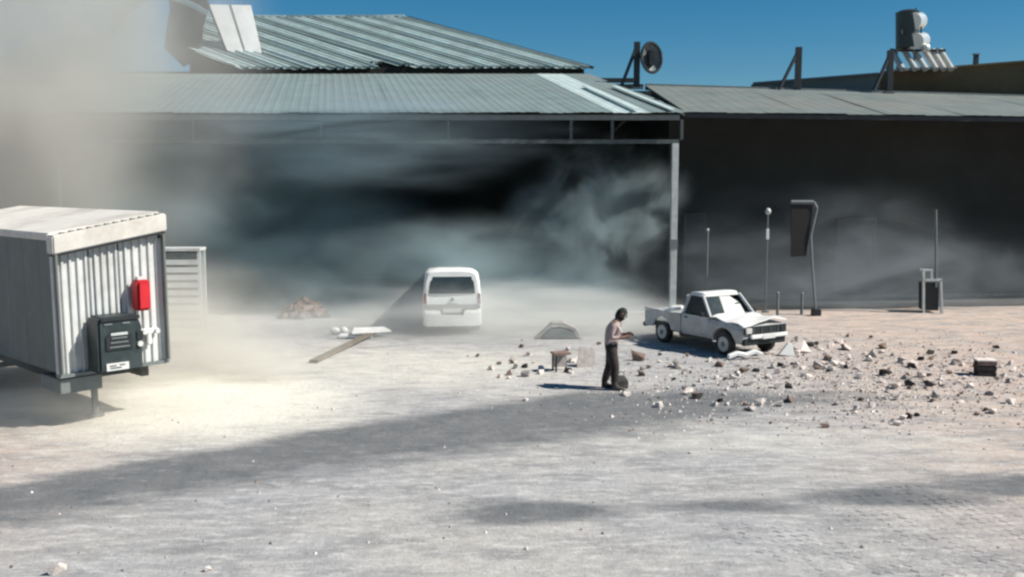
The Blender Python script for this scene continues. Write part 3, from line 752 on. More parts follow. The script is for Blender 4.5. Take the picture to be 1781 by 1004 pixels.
    def lump(q):
        q.loft([[(-.3, -.1, 0), (-.3, .12, 0), (-.3, .1, .06), (-.3, -.08, .05)], [(0, -.14, .02), (0, .14, .03), (0, .1, .16), (0, -.1, .13)], [(.28, -.08, .04), (.28, .08, .05), (.28, .06, .14), (.28, -.06, .12)]])
    loose('crumpled_sheet', 'crumpled white sheet lying over the edge of the pickup bed', 'sheet', -1.05, -.62, .88, (.1, -.15, yaw + .5), lump, M['white'])
    loose('grey_bundle', 'grey bundle lying in the pickup bed behind the cab', 'bundle', -.85, .1, .62, (.1, 0, yaw + 1.9), lambda q: q.box((0, 0, .17), (.7, .5, .34)), M['greysteel'])
    return t
pickup()

def van():
    loc = gr(787, 583)
    t = thing('white_van', 'white van seen from behind in drifting dust', 'van', (loc.x, loc.y, 0), R(90 + 5)); t.scale = (1, 1, .96)
    HW = .845                                       # local +x is forward, rear face at x = 0
    k = MB()
    st = [(0.03, .0, .30, 1.86, .16), (.0, 0, .34, 1.2, 0)]
    rings = []
    for x, hw, z0, z1, tum in ((.10, HW - .05, .32, 1.88, .12), (.2, HW, .28, 1.95, .10), (1.2, HW, .26, 1.90, .10), (3.2, HW, .26, 1.74, .10), (3.7, HW, .26, 1.68, .11), (4.35, HW - .02, .28, 1.2, .04), (4.6, HW - .1, .34, .9, .02)):
        pts = []
        zm = .95 if z1 > 1 else .6
        prof = [(hw - .05, z0), (hw, z0 + .1), (hw, zm), (hw - tum * .55, z0 + (z1 - z0) * .8), (hw - tum, z1 - .10), (hw - tum - .1, z1 - .02), (hw * .4, z1 + .01)]
        pts = [(x, -y, z) for y, z in prof] + [(x, y, z) for y, z in prof[::-1]]
        rings.append(pts)
    k.loft(rings); body = k.build('body', M['white'], t, smooth=True)
    cut(body, [lambda q: q.tube((.95, -1.2, .32), (.95, 1.2, .32), .38, 28), lambda q: q.tube((3.5, -1.2, .32), (3.5, 1.2, .32), .38, 28)])
    zz = lambda z: .10 + .0 + (max(0, z - 1.22)) * .12
    def plate(name, poly, th, m, par=t, bev=.01, base=0.0):
        q = MB(); q.slab([(zz(z) - base - .0, y, z) for y, z in poly], (-th, 0, 0)); return q.build(name, m, par, bevel=bev, seg=2)
    tg = plate('tailgate', [(-.71, .80), (.71, .80), (.74, 1.22), (.67, 1.76), (.58, 1.86), (-.58, 1.86), (-.67, 1.76), (-.74, 1.22)], .035, M['white'], bev=.012)
    fr_ = plate('window_seal', [(-.66, 1.24), (.66, 1.24), (.60, 1.75), (.55, 1.81), (-.55, 1.81), (-.60, 1.75)], .012, M['dark'], tg, .004, .036)
    plate('rear_window', [(-.61, 1.28), (.61, 1.28), (.56, 1.73), (.53, 1.77), (-.53, 1.77), (-.56, 1.73)], .012, M['glassdark'], t, .004, .05)
    plate('garnish_strip', [(-.8, .91), (-.8, .79), (-.45, .77), (-.30, .62), (.30, .62), (.45, .77), (.8, .79), (.8, .91)][::-1], .03, M['greysteel'], t, .006, .036)
    plate('number_plate', [(-.26, .67), (.26, .67), (.26, .80), (-.26, .80)], .014, M['plate'], t, .002, .068)
    q = MB(); q.tube((.06, 0, 1.06), (.045, 0, 1.06), .05, 16); q.build('emblem', M['greysteel'], tg)
    q = MB(); q.box((.05, .0, .93), (.03, .3, .03)); q.build('handle', M['greysteel'], tg)
    for s in (-1, 1):
        plate('tail_light', [(s * .73, .93), (s * .82, .93), (s * .80, 1.24), (s * .735, 1.24)], .05, M['tail'], t, .01)
        q = MB(); q.slab([(.5, s * (HW - .02), 1.22), (3.35, s * (HW - .02), 1.22), (3.25, s * (HW - .06), 1.54), (.55, s * (HW - .06), 1.66)], (0, s * .012, 0)); q.build('side_window', M['glassdark'], t)
    q = MB()
    q.loft([rring(x, HW - i_, .28, z1, .02, .05, 5) for x, i_, z1 in ((-.10, .1, .66), (-.06, .03, .72), (.12, .0, .76), (.4, .0, .76))])
    bump = q.build('rear_bumper', M['white'], t, smooth=True)
    cut(bump, [lambda q: q.slab([(-.2, -.45, .9), (-.2, -.30, .60), (-.2, .30, .60), (-.2, .45, .9)], (.28, 0, 0))])
    q = MB(); q.slab([(3.78, -.66, 1.25), (3.78, .66, 1.25), (3.72, .6, 1.6), (3.72, -.6, 1.6)], (.03, 0, .0)); q.build('windscreen', M['glassdark'], t)
    q = MB(); q.box((2.2, 0, .3), (4.0, 1.3, .1)); q.build('chassis', M['dark'], t)
    for x in (.95, 3.5):
        for s in (-1, 1): wheel(t, x, s * (HW - .12), .32, .19, s)
    q = MB(); q.tube((-.02, .4, .27), (.4, .4, .29), .035, 10); q.build('exhaust', M['greysteel'], t)
van()

# ------------------------------------------------------------------ the man
def person():
    loc = gr(1062, 677)
    t = thing('person', 'man with dark head bowed over his hands, dusty pink top and brown trousers', 'person', (loc.x, loc.y, gz(loc.x, loc.y)), R(-14))
    V, E, Rr = [], [], []
    def v(p, r, parent=None):
        V.append(p); Rr.append(r if isinstance(r, tuple) else (r, r))
        if parent is not None: E.append((parent, len(V) - 1))
        return len(V) - 1
    pel = v((0, 0, .93), (.125, .155))
    ab = v((.02, 0, 1.08), (.115, .145), pel); ch = v((.05, 0, 1.26), (.125, .165), ab); up = v((.085, 0, 1.38), (.10, .135), ch)
    nk = v((.135, 0, 1.475), .058, up); h1 = v((.19, 0, 1.535), (.085, .075), nk); h2 = v((.225, 0, 1.605), (.10, .08), h1); h3 = v((.25, 0, 1.67), (.078, .066), h2)
    for s in (-1, 1):
        sh = v((.08, s * .185, 1.385), .068, up)
        el = v((.08 if s > 0 else .03, s * .25, 1.12), .048, sh); 
        wr = v((.30, s * .12, 1.16 if s > 0 else 1.13), .034, el)
        pm = v((.375, s * .085, 1.17 if s > 0 else 1.14), (.022, .038), wr)
        b = Vector(V[pm])
        for f in range(4):
            off = (f - 1.5) * .021; ln = (.036, .043, .040, .030)[f]
            a1 = v(tuple(b + Vector((.03, -s * .012, off * 1.0))), .0105, pm)
            a2 = v(tuple(b + Vector((.03 + ln, -s * .03, off * 1.1))), .0095, a1)
            v(tuple(b + Vector((.03 + ln * 1.35, -s * .058, off * 1.1 - .004))), .008, a2)
        a1 = v(tuple(b + Vector((-.02, -s * .02, .042))), .011, wr); v(tuple(b + Vector((.02, -s * .035, .055))), .009, a1)
        hp = v((-.0, s * .09, .88), .105, pel)
        if s > 0: kn, an, to = (-.03, .10, .50), (-.16, .10, .10), (-.05, .11, .045)
        else: kn, an, to = (.10, -.09, .50), (.09, -.10, .09), (.21, -.11, .04)
        th_ = v(tuple(Vector((0, s * .095, .88)).lerp(Vector(kn), .5)), .105, hp)
        k1 = v(kn, .085, th_); cf = v(tuple(Vector(kn).lerp(Vector(an), .4)), .08, k1); a_ = v(an, .066, cf); v(to, (.038, .045), a_)
    me = bpy.data.meshes.new('body'); me.from_pydata(V, E, [])
    o = bpy.data.objects.new('body', me); C.objects.link(o)
    md = o.modifiers.new('s', 'SKIN'); md.use_smooth_shade = True
    sl = me.skin_vertices[0].data if me.skin_vertices else None
    if sl is None:
        bm = bmesh.new(); bm.from_mesh(me); bm.verts.layers.skin.verify(); bm.to_mesh(me); bm.free(); sl = me.skin_vertices[0].data
    for i, r in enumerate(Rr): sl[i].radius = (r[0] * 1.2, r[1] * 1.2) if r[0] > .045 else r; sl[i].use_root = (i == 0)
    sb = o.modifiers.new('u', 'SUBSURF'); sb.levels = 2; sb.render_levels = 2
    bpy.context.view_layer.update()
    m2 = bpy.data.meshes.new_from_object(o.evaluated_get(bpy.context.evaluated_depsgraph_get()))
    o.modifiers.clear(); o.data = m2; m2.name = 'body'
    m2.materials.clear()
    for m in ('skin', 'shirt', 'trousers', 'black'): m2.materials.append(M[m])
    for p in m2.polygons:
        c = p.center; p.use_smooth = True
        if c.z < .085: p.material_index = 3
        elif c.z < .98 and c.x < .2: p.material_index = 2
        elif c.z < 1.44 and c.x < .20: p.material_index = 1
        else: p.material_index = 0
        if c.z < .98 and p.material_index == 0: p.material_index = 2 if c.z > .085 else 3
    o.parent = t
    # nose, ears, eyes, hair
    fwd = Vector((.86, 0, -.5)); upd = Vector((.5, 0, .86)); hc = Vector((.232, 0, 1.61))
    k = MB(); k.ball(hc + fwd * .105 - upd * .01, .018, 2, (1, .7, 1.3)); k.build('nose', M['skin'], t, smooth=True)
    for s in (-1, 1):
        k = MB(); k.ball(hc + Vector((0, s * .085, 0)) - fwd * .005 - upd * .01, .028, 2, (.8, .4, 1.2)); k.build('ear', M['skin'], t, smooth=True)
        k = MB(); k.ball(hc + fwd * .09 + Vector((0, s * .033, 0)) + upd * .02, .011, 2); k.build('eye', M['dark'], t, smooth=True)
    k = MB(); k.box(hc + fwd * .097 - upd * .05, (.012, .045, .01)); k.build('mouth', M['trousers'], t)
    k = MB(); k.ball((0, 0, 0), .118, 3, (1.0, .84, 1.38)); bmesh.ops.transform(k.bm, matrix=Matrix.Translation(hc - fwd * .012 - upd * .035) @ Matrix.Rotation(R(30), 4, 'Y'), verts=k.bm.verts)
    for vv in k.bm.verts:
        vv.co += Vector(mnoise.noise_vector(vv.co * 25)) * .006
    bad = [vv for vv in k.bm.verts if (vv.co - hc).dot(fwd) > .08 and -.06 < (vv.co - hc).dot(upd) < .03]
    bmesh.ops.delete(k.bm, geom=bad, context='VERTS')
    k.build('hair', M['hair'], t, smooth=True)
    # pale strap / rolled cloth across the chest
    pts = [(.03, -.16, 1.44), (.13, -.15, 1.40), (.19, -.10, 1.31), (.21, -.02, 1.22), (.17, .08, 1.14)]
    k = MB()
    for a, b in zip(pts, pts[1:]): k.tube(a, b, .026, 8)
    k.build('shoulder_cloth', M['cloth_white'], t, smooth=True)
    k = MB(); k.box((.44, 0, 1.165), (.07, .1, .03)); ph = k.build('held_object', M['dark'], None, bevel=.006)
    ph.location = t.location; ph.rotation_euler = (0, 0, R(-14)); tag(ph, 'small dark object held in the hands of the man', 'handheld object')
    # belt and shoes
    for s, p in ((1, (-.09, .11, .05)), (-1, (.165, -.11, .045))):
        k = MB(); k.loft([[(p[0] + x, p[1] + y * w_, p[2] + z * h_ - .045) for y, z in ((-.5, 0), (.5, 0), (.5, .6), (.3, 1), (-.3, 1), (-.5, .6))] for x, w_, h_ in ((-.12, .07, .09), (-.05, .09, .12), (.06, .1, .08), (.14, .08, .055), (.165, .05, .035))])
        k.build('shoe', M['black'], t, bevel=.008)
    bg_ = thing('black_bag', 'black bag set down at the feet of the man', 'bag', gr(1080, 677), R(20))
    k = MB(); k.loft([[(x * s_, y * s_, z) for x, y in ((-.14, -.08), (.14, -.08), (.16, 0), (.14, .08), (-.14, .08), (-.16, 0))] for z, s_ in ((0, .8), (.05, 1), (.18, .95), (.27, .55), (.3, .25))]); k.build('sack', M['black'], bg_, bevel=.015)
    k = MB()
    for a in range(8):
        p, q = [Vector((.07 * math.cos(R(22.5 * i)), 0, .29 + .09 * math.sin(R(22.5 * i)))) for i in (a, a + 1)]
        k.tube(p, q, .009, 6)
    k.build('strap', M['black'], bg_)
person()

# ------------------------------------------------------------------ yard furniture by the right building
def pole(name, label, px, ytop, ybase, r, parts=()):
    b = gr(px, ybase); s = at(px, ytop, b.y).z
    t = thing(name, label, 'pole', (b.x, b.y, 0))
    k = MB(); k.tube((0, 0, 0), (0, 0, s), r, 10); k.build('shaft', M['greysteel'], t, smooth=True)
    k = MB(); k.box((0, 0, .02), (.2, .2, .04)); k.build('base', M['greysteel'], t)
    return t, s
t, s = pole('thin_pole', 'thin grey pole behind the pickup cab', 1228, 400, 545, .03)
k = MB(); k.ball((0, 0, s), .05, 2); k.build('finial', M['steel'], t)
t, s = pole('lamp_pole', 'slim pole with a small pale lamp head behind the pickup bonnet', 1331, 368, 543, .022)
k = MB(); k.ball((0, 0, s), .1, 2, (1, 1, 1.2)); k.build('lamp_head', M['steel'], t, smooth=True)
k = MB(); k.box((0, -.03, s - .75), (.09, .05, .36)); k.build('tag_plate', M['white'], t)
def board():
    b = gr(1419, 549); t = thing('sign_frame', 'dark hanging board on a bent pale pole before the dark wall', 'sign', (b.x, b.y, 0))
    P = lambda px, py: at(px, py, b.y) - Vector((b.x, b.y, 0))
    k = MB()
    for a, c in (((1376, 352), (1416, 352)), ((1416, 352), (1421, 362)), ((1421, 362), (1410, 410)), ((1410, 410), (1413, 470)), ((1413, 470), (1419, 549))):
        k.tube(P(*a), P(*c), .045, 8)
    k.build('pole', M['greysteel'], t)
    k = MB(); k.slab([P(1376, 357), P(1414, 357), P(1410, 395), P(1402, 445), P(1376, 447)], (0, .05, 0)); k.build('board', M['hair'], t)
    k = MB(); k.tube(P(1376, 351), P(1415, 351), .05, 8); k.build('top_rail', M['greysteel'], t)
    k = MB(); k.box((0, 0, .1), (.28, .28, .22)); k.build('base_block', M['dark'], t, bevel=.02)
board()
def stand():
    b = gr(1620, 545); t = thing('metal_stand', 'pale metal stand with tall mast at the edge of dark wall', 'stand', (b.x, b.y, 0))
    P = lambda px, py, dy=0: at(px, py, b.y + dy) - Vector((b.x, b.y, 0))
    k = MB(); k.tube(P(1628, 500), P(1628, 365), .04, 8); k.build('mast', M['greysteel'], t)
    for dy in (0, .6):
        for a, c in (((1638, 545), (1636, 487)), ((1606, 545), (1606, 468))):
            k = MB(); k.bar(P(*a, dy), P(*c, dy), .09, .07); k.build('leg', M['steel'], t)
        k = MB(); k.bar(P(1600, 469, dy), P(1622, 470, dy), .07, .06); k.bar(P(1620, 470, dy), P(1620, 487, dy), .06, .06); k.bar(P(1606, 487, dy), P(1638, 487, dy), .09, .07); k.build('rail', M['steel'], t)
    k = MB(); k.slab([P(1608, 492, .05), P(1633, 492, .05), P(1633, 540, .05), P(1608, 540, .05)], (0, .5, 0)); k.build('dark_case', M['dark'], t, bevel=.02)
stand()
for i, (px, yb, h, lb) in enumerate(((1352, 549, .75, 'short pale bollard just behind the pickup bonnet'), (1394, 547, .7, 'short pale bollard between pickup and the hanging board'))):
    b = gr(px, yb); t = thing('bollard', lb, 'bollard', (b.x, b.y, 0), 0, 'bollards before the dark building')
    k = MB(); k.tube((0, 0, 0), (0, 0, h), .05, 12); k.build('post', M['greysteel'], t, smooth=True)
    k = MB(); k.tube((0, 0, h), (0, 0, h + .04), .06, 12, .02); k.build('cap', M['greysteel'], t)

# ------------------------------------------------------------------ debris
def slabthing(name, label, cat, pts, m, th=(0, 0, .04)):
    o0 = Vector(pts[0]); k = MB(); k.slab([Vector(p) - o0 for p in pts], th); o = k.build(name, m, None, bevel=.008, seg=1); o.location = o0
    return tag(o, label, cat)
g = gr
slabthing('fallen_sheet', 'long white roof panel fallen flat left of the van', 'panel', [g(615, 573, .22), g(668, 571, .2), g(681, 578, .12), g(612, 582, .14)], M['white'], (0, 0, .05))
slabthing('lower_sheet', 'white panel underneath the long one left of the van', 'panel', [g(592, 583, .06), g(640, 582, .06), g(648, 588, .02), g(588, 588, .02)], M['white'], (0, 0, .05))
for px, lb in ((583, 'rounded white lump at the far left end of fallen panels'), (598, 'second rounded white lump next to the long fallen panel')):
    k = MB(); k.ball((0, 0, .0), .13, 2, (1.1, .8, .85))
    for v_ in k.bm.verts: v_.co += Vector(mnoise.noise_vector(v_.co * 6 + Vector((px, 0, 0)))) * .04
    o = k.build('white_lump', M['white'], None, smooth=True); o.location = g(px, 582) + Vector((0, 0, .1)); tag(o, lb, 'debris')
a, b_ = g(545, 632), g(650, 584); 
k = MB(); k.bar(Vector((0, 0, .05)), (b_ - a) + Vector((0, 0, .1)), .22, .06); o = k.build('timber_plank', M['wood'], None, bevel=.01); o.location = a; tag(o, 'long dusty brown plank leading from the fallen panels', 'plank')
# bent metal panel and broken chair frame near the man
p0 = g(935, 590)
k = MB()
def C3(px, py): return at(px, py, p0.y) - p0
k.loft([[C3(960, 562), C3(960, 566), C3(960, 566) + Vector((0, .5, 0)), C3(960, 562) + Vector((0, .5, 0))], [C3(980, 562), C3(980, 567), C3(980, 567) + Vector((0, .5, 0)), C3(980, 562) + Vector((0, .5, 0))],
        [C3(1002, 572), C3(1001, 577), C3(1001, 577) + Vector((0, .5, 0)), C3(1002, 572) + Vector((0, .5, 0))]])
k.loft([[C3(930, 590), C3(936, 590), C3(936, 590) + Vector((0, .4, 0)), C3(930, 590) + Vector((0, .4, 0))], [C3(958, 564), C3(962, 566), C3(962, 566) + Vector((0, .4, 0)), C3(958, 564) + Vector((0, .4, 0))]])
k.loft([[C3(999, 574), C3(1002, 574), C3(1002, 574) + Vector((0, .4, 0)), C3(999, 574) + Vector((0, .4, 0))], [C3(1008, 590), C3(1012, 590), C3(1012, 590) + Vector((0, .4, 0)), C3(1008, 590) + Vector((0, .4, 0))]])
o = k.build('bent_metal_cover', M['chunk_grey'], None); o.location = p0
k = MB(); k.slab([C3(942, 588), C3(1004, 588), C3(998, 576), C3(975, 571), C3(956, 573)], (0, .35, 0)); k.build('dark_core', M['greysteel'], o, bevel=.02)
tag(o, 'bent pale metal cover lying on the ground behind the man', 'metal cover')
t = thing('broken_frame', 'broken dark box frame standing left of the man', 'frame', g(975, 646), R(15))
for x in (-.15, .17):
    for y in (-.13, .13):
        if x > 0 and y < 0: continue
        k = MB(); k.bar((x, y, 0), (x, y, .42), .035, .035); k.build('leg', M['dark'], t)
k = MB(); k.box((0, 0, .43), (.4, .32, .045)); k.build('top', M['chunk_brown'], t)
k = MB(); k.box((.03, .12, .22), (.3, .03, .28)); k.build('back_panel', M['chunk_grey'], t)
slabthing('grey_board', 'thin grey board leaning upright right behind the man', 'board', [g(1003, 640), g(1034, 638), at(1038, 606, g(1034, 638).y + .2), at(1008, 603, g(1003, 640).y + .2)], M['chunk_grey'], (0, .03, 0))
# dark crate at the right
cp = g(1712, 653); t = thing('dark_crate', 'square dark brown crate standing among rubble on the right', 'crate', (cp.x, cp.y, 0), R(-8))
k = MB(); k.box((0, 0, .18), (.38, .34, .34)); k.build('box', M['chunk_dark'], t, bevel=.01)
for z in (.05, .18, .31):
    k = MB(); k.box((0, -.175, z), (.40, .02, .1)); k.build('slat', M['chunk_brown'] if z > .3 else M['chunk_dark'], t)
k = MB(); k.box((0, 0, .36), (.42, .38, .025)); k.build('lid', M['chunk_pale'], t)
# brown heap under the hall edge
hp = thing('brick_heap', 'low heap of reddish bricks in smoke left of the van', 'heap', at(528, 560, 31.4).to_2d().to_3d())
bme = None
for i in range(42):
    a = random.uniform(0, math.tau); rr = random.random() ** .6; x, y = rr * .7 * math.cos(a), rr * .5 * math.sin(a); zmax = .6 * (1 - rr)
    if bme is None:
        k = MB(); k.box((0, 0, 0), (.36, .2, .18)); o = k.build('brick', M['brick'], hp, bevel=.012, seg=1); bme = o.data
    else: o = bpy.data.objects.new('brick', bme); C.objects.link(o); o.parent = hp
    o.location = (x, y, .09 + zmax * random.uniform(.4, 1)); o.rotation_euler = [random.uniform(-.7, .7) for _ in range(2)] + [random.uniform(0, 3)]

# rubble: shared chunk shapes, every chunk an object of its own
def chunk_meshes():
    res = {}
    for mn in ('chunk_pale', 'chunk_grey', 'chunk_brown', 'chunk_dark'):
        L_ = []
        for i in range(6):
            bm = bmesh.new()
            for q in range(14):
                p = Vector((random.uniform(-1, 1), random.uniform(-1, 1), random.uniform(-1, 1)))
                if i % 2: p = Vector([max(-.6, min(.6, c)) for c in p])
                p.x *= .62; p.y *= random.choice((.4, .5)); p.z *= .34
                bm.verts.new(p)
            r = bmesh.ops.convex_hull(bm, input=bm.verts)
            bmesh.ops.delete(bm, geom=[e for e in r['geom_interior'] if isinstance(e, bmesh.types.BMVert)], context='VERTS')
            me = bpy.data.meshes.new('rubble_chunk'); bm.to_mesh(me); bm.free(); me.materials.append(M[mn]); L_.append(me)
        res[mn] = L_
    return res
CH = chunk_meshes()
def chunk(px, py, size, kind, label, group='chunks of rubble strewn over the yard'):
    p = g(px, py); o = bpy.data.objects.new('rubble_chunk', random.choice(CH[kind])); C.objects.link(o)
    s_ = F / p.y; w_ = size / s_
    o.scale = (w_ * .9, w_ * random.uniform(.8, 1.1), w_ * random.uniform(.8, 1.35)); o.rotation_euler = (random.uniform(-.4, .4), random.uniform(-.4, .4), random.uniform(0, 6.28))
    o.location = (p.x, p.y, gz(p.x, p.y) + w_ * .2)
    tag(o, label, 'rubble', group)
    return o
big = [(1325, 706, 24, 'chunk_pale', 'large pale angular chunk on the near edge of the rubble field'), (1214, 693, 20, 'chunk_dark', 'dark chunk with pale side on the asphalt edge before the pickup'),
       (1262, 662, 14, 'chunk_dark', 'lone dark round chunk on pale ground below the pickup door'), (1538, 654, 24, 'chunk_dark', 'dark flat slab of rubble in the middle of the field'),
       (1586, 641, 24, 'chunk_dark', 'long dark chunk of rubble left of the dark crate'), (1660, 616, 13, 'chunk_dark', 'dark chunk of rubble above left of the dark crate'), (1665, 631, 15, 'chunk_brown', 'brown chunk of rubble just left of the dark crate'),
       (1514, 589, 13, 'chunk_dark', 'farthest dark chunk of rubble on the clean ground'), (1536, 606, 16, 'chunk_brown', 'brown flat chunk of rubble near the far edge'),
       (1757, 635, 15, 'chunk_pale', 'white chunk of rubble right of the dark crate'), (1581, 727, 24, 'chunk_dark', 'dark jagged chunk of rubble nearest the paving'),
       (1753, 702, 22, 'chunk_pale', 'pale tilted slab of rubble at the right edge'), (1110, 627, 27, 'chunk_brown', 'brown stone with pale top just right of the man'),
       (940, 645, 20, 'chunk_pale', 'white stone left of the broken frame'), (914, 640, 14, 'chunk_dark', 'dark stone leftmost of the stones by the broken frame'), (914, 697, 13, 'chunk_pale', 'white stone alone on the asphalt left of the man'),
       (580, 712, 11, 'chunk_pale', 'white stone alone on the pale dust at left'), (100, 999, 46, 'chunk_pale', 'pale stone cut by the bottom edge of view'), (364, 994, 15, 'chunk_pale', 'small white stone near the bottom edge of view'),
       (1147, 708, 22, 'chunk_pale', 'flat white slab lying on the asphalt right of the man'), (1490, 643, 17, 'chunk_pale', 'upright pale chunk in the middle rubble'), (1615, 655, 14, 'chunk_dark', 'dark chunk of rubble below the long dark one'),
       (1651, 650, 14, 'chunk_brown', 'reddish brown chunk of rubble below left of the crate'), (1518, 708, 18, 'chunk_pale', 'pale flat chunk on the dark near edge of rubble'), (1436, 745, 17, 'chunk_brown', 'lone brown chunk on the near pale ground'),
       (832, 620, 9, 'chunk_brown', 'small lone stone farthest left toward the van'), (868, 634, 10, 'chunk_brown', 'first small brown stone in the row left of frame'), (890, 632, 10, 'chunk_brown', 'second small brown stone in the row left of frame')]
for a in big: chunk(*a)
kn = {'chunk_pale': 'pale', 'chunk_grey': 'grey', 'chunk_brown': 'brown', 'chunk_dark': 'dark'}
zones = [((1370, 1480), (585, 665), 50), ((1480, 1640), (605, 705), 54), ((1640, 1790), (595, 710), 36), ((1190, 1380), (622, 720), 46), ((1080, 1200), (612, 700), 20), ((850, 1045), (598, 668), 26), ((1400, 1781), (690, 750), 14)]
marks = [(1712, 640, 'the dark crate'), (1325, 588, 'the pickup nose'), (1286, 606, 'the fallen white bumper'), (1150, 592, 'the pickup rear wheel'), (1062, 640, 'the man'), (975, 630, 'the broken frame'), (1020, 622, 'the leaning grey board'),
         (1325, 706, 'the large pale angular chunk'), (1538, 654, 'the dark flat slab'), (1586, 641, 'the long dark chunk'), (1581, 727, 'the dark jagged chunk'), (1753, 702, 'the pale tilted slab'), (1214, 693, 'the dark chunk on the asphalt edge'),
         (1514, 589, 'the farthest dark chunk'), (1518, 708, 'the pale flat chunk'), (1436, 745, 'the lone brown chunk'), (1262, 662, 'the lone dark round chunk'), (1147, 708, 'the flat white slab'), (1110, 627, 'the brown stone beside the man'), (1490, 643, 'the upright pale chunk'), (868, 634, 'the row of small brown stones'), (1660, 616, 'the dark chunk beyond the crate')]
spots = []
for (x0, x1), (y0, y1), n in zones:
    for i in range(n):
        px, py = random.uniform(x0, x1), y0 + (y1 - y0) * random.betavariate(1.6, 1.6)
        if math.hypot(px - 1062, (py - 665) * 2) < 34: continue
        kd = random.choices(['chunk_pale', 'chunk_grey', 'chunk_brown', 'chunk_dark'], (.5, .2, .18, .12))[0]
        sz = random.choice((8, 9, 10, 11, 12, 13, 14, 16, 18, 21))
        mx_, my_, nm = min(marks, key=lambda q: math.hypot(px - q[0], 2.2 * (py - q[1])))
        dx, dy = px - mx_, 2.2 * (py - my_)
        side = ('right of' if dx > 0 else 'left of') if abs(dx) > abs(dy) else ('in front of' if dy > 0 else 'behind')
        far = 'just ' if math.hypot(dx, dy) < 32 else ''
        siz = 'tiny' if sz < 10 else 'small' if sz < 13 else 'middling' if sz < 17 else 'sizeable'
        chunk(px, py, sz, kd, '%s %s chunk of rubble %s%s %s' % (siz, kn[kd], far, side, nm))
for px, py, sz, kd, lb in ((1398, 612, 30, 'chunk_pale', 'broad pale broken block right of the pickup nose'), (1452, 634, 28, 'chunk_grey', 'grey broken block deep in the dense scatter'), (1560, 676, 30, 'chunk_pale', 'wide pale slab half sunk in the dust below the long dark chunk'),
                           (1405, 655, 26, 'chunk_pale', 'thick pale block at the centre of the dense scatter'), (1630, 690, 26, 'chunk_grey', 'flat grey slab between the dark crate and the near edge'), (1345, 640, 26, 'chunk_grey', 'grey block in front of the white bent sheet')):
    chunk(px, py, sz, kd, lb)
# fine gravel nobody could count
k = MB()
vs, fs = [], []
for i in range(6500):
    if random.random() < .965: px, py = random.gauss(1470, 210), random.gauss(658, 40)
    else: px, py = random.uniform(-50, 1830), 575 + 440 * random.random()
    if py < 575 or py > 1010 or px > 1850: continue
    p = g(px, py); r = random.uniform(.008, .03) * (1.2 if random.random() < .85 else 2)
    b0 = len(vs); z = gz(p.x, p.y)
    a = random.uniform(0, 6)
    for j in range(3): vs.append((p.x + r * math.cos(a + j * 2.09), p.y + r * math.sin(a + j * 2.09), z - .004))
    vs.append((p.x + random.uniform(-.3, .3) * r, p.y, z + r * random.uniform(.5, 1)))
    fs += [(b0, b0 + 1, b0 + 3), (b0 + 1, b0 + 2, b0 + 3), (b0 + 2, b0, b0 + 3), (b0, b0 + 2, b0 + 1)]
me = bpy.data.meshes.new('gravel'); me.from_pydata(vs, [], fs)
for m in ('chunk_pale', 'chunk_grey', 'chunk_brown'): me.materials.append(M[m])
for i, p in enumerate(me.polygons): p.material_index = (i // 4 * 7919) % 3
o = bpy.data.objects.new('gravel', me); C.objects.link(o); tag(o, 'fine gravel and crumbs of rubble over the yard', None, None, 'stuff')

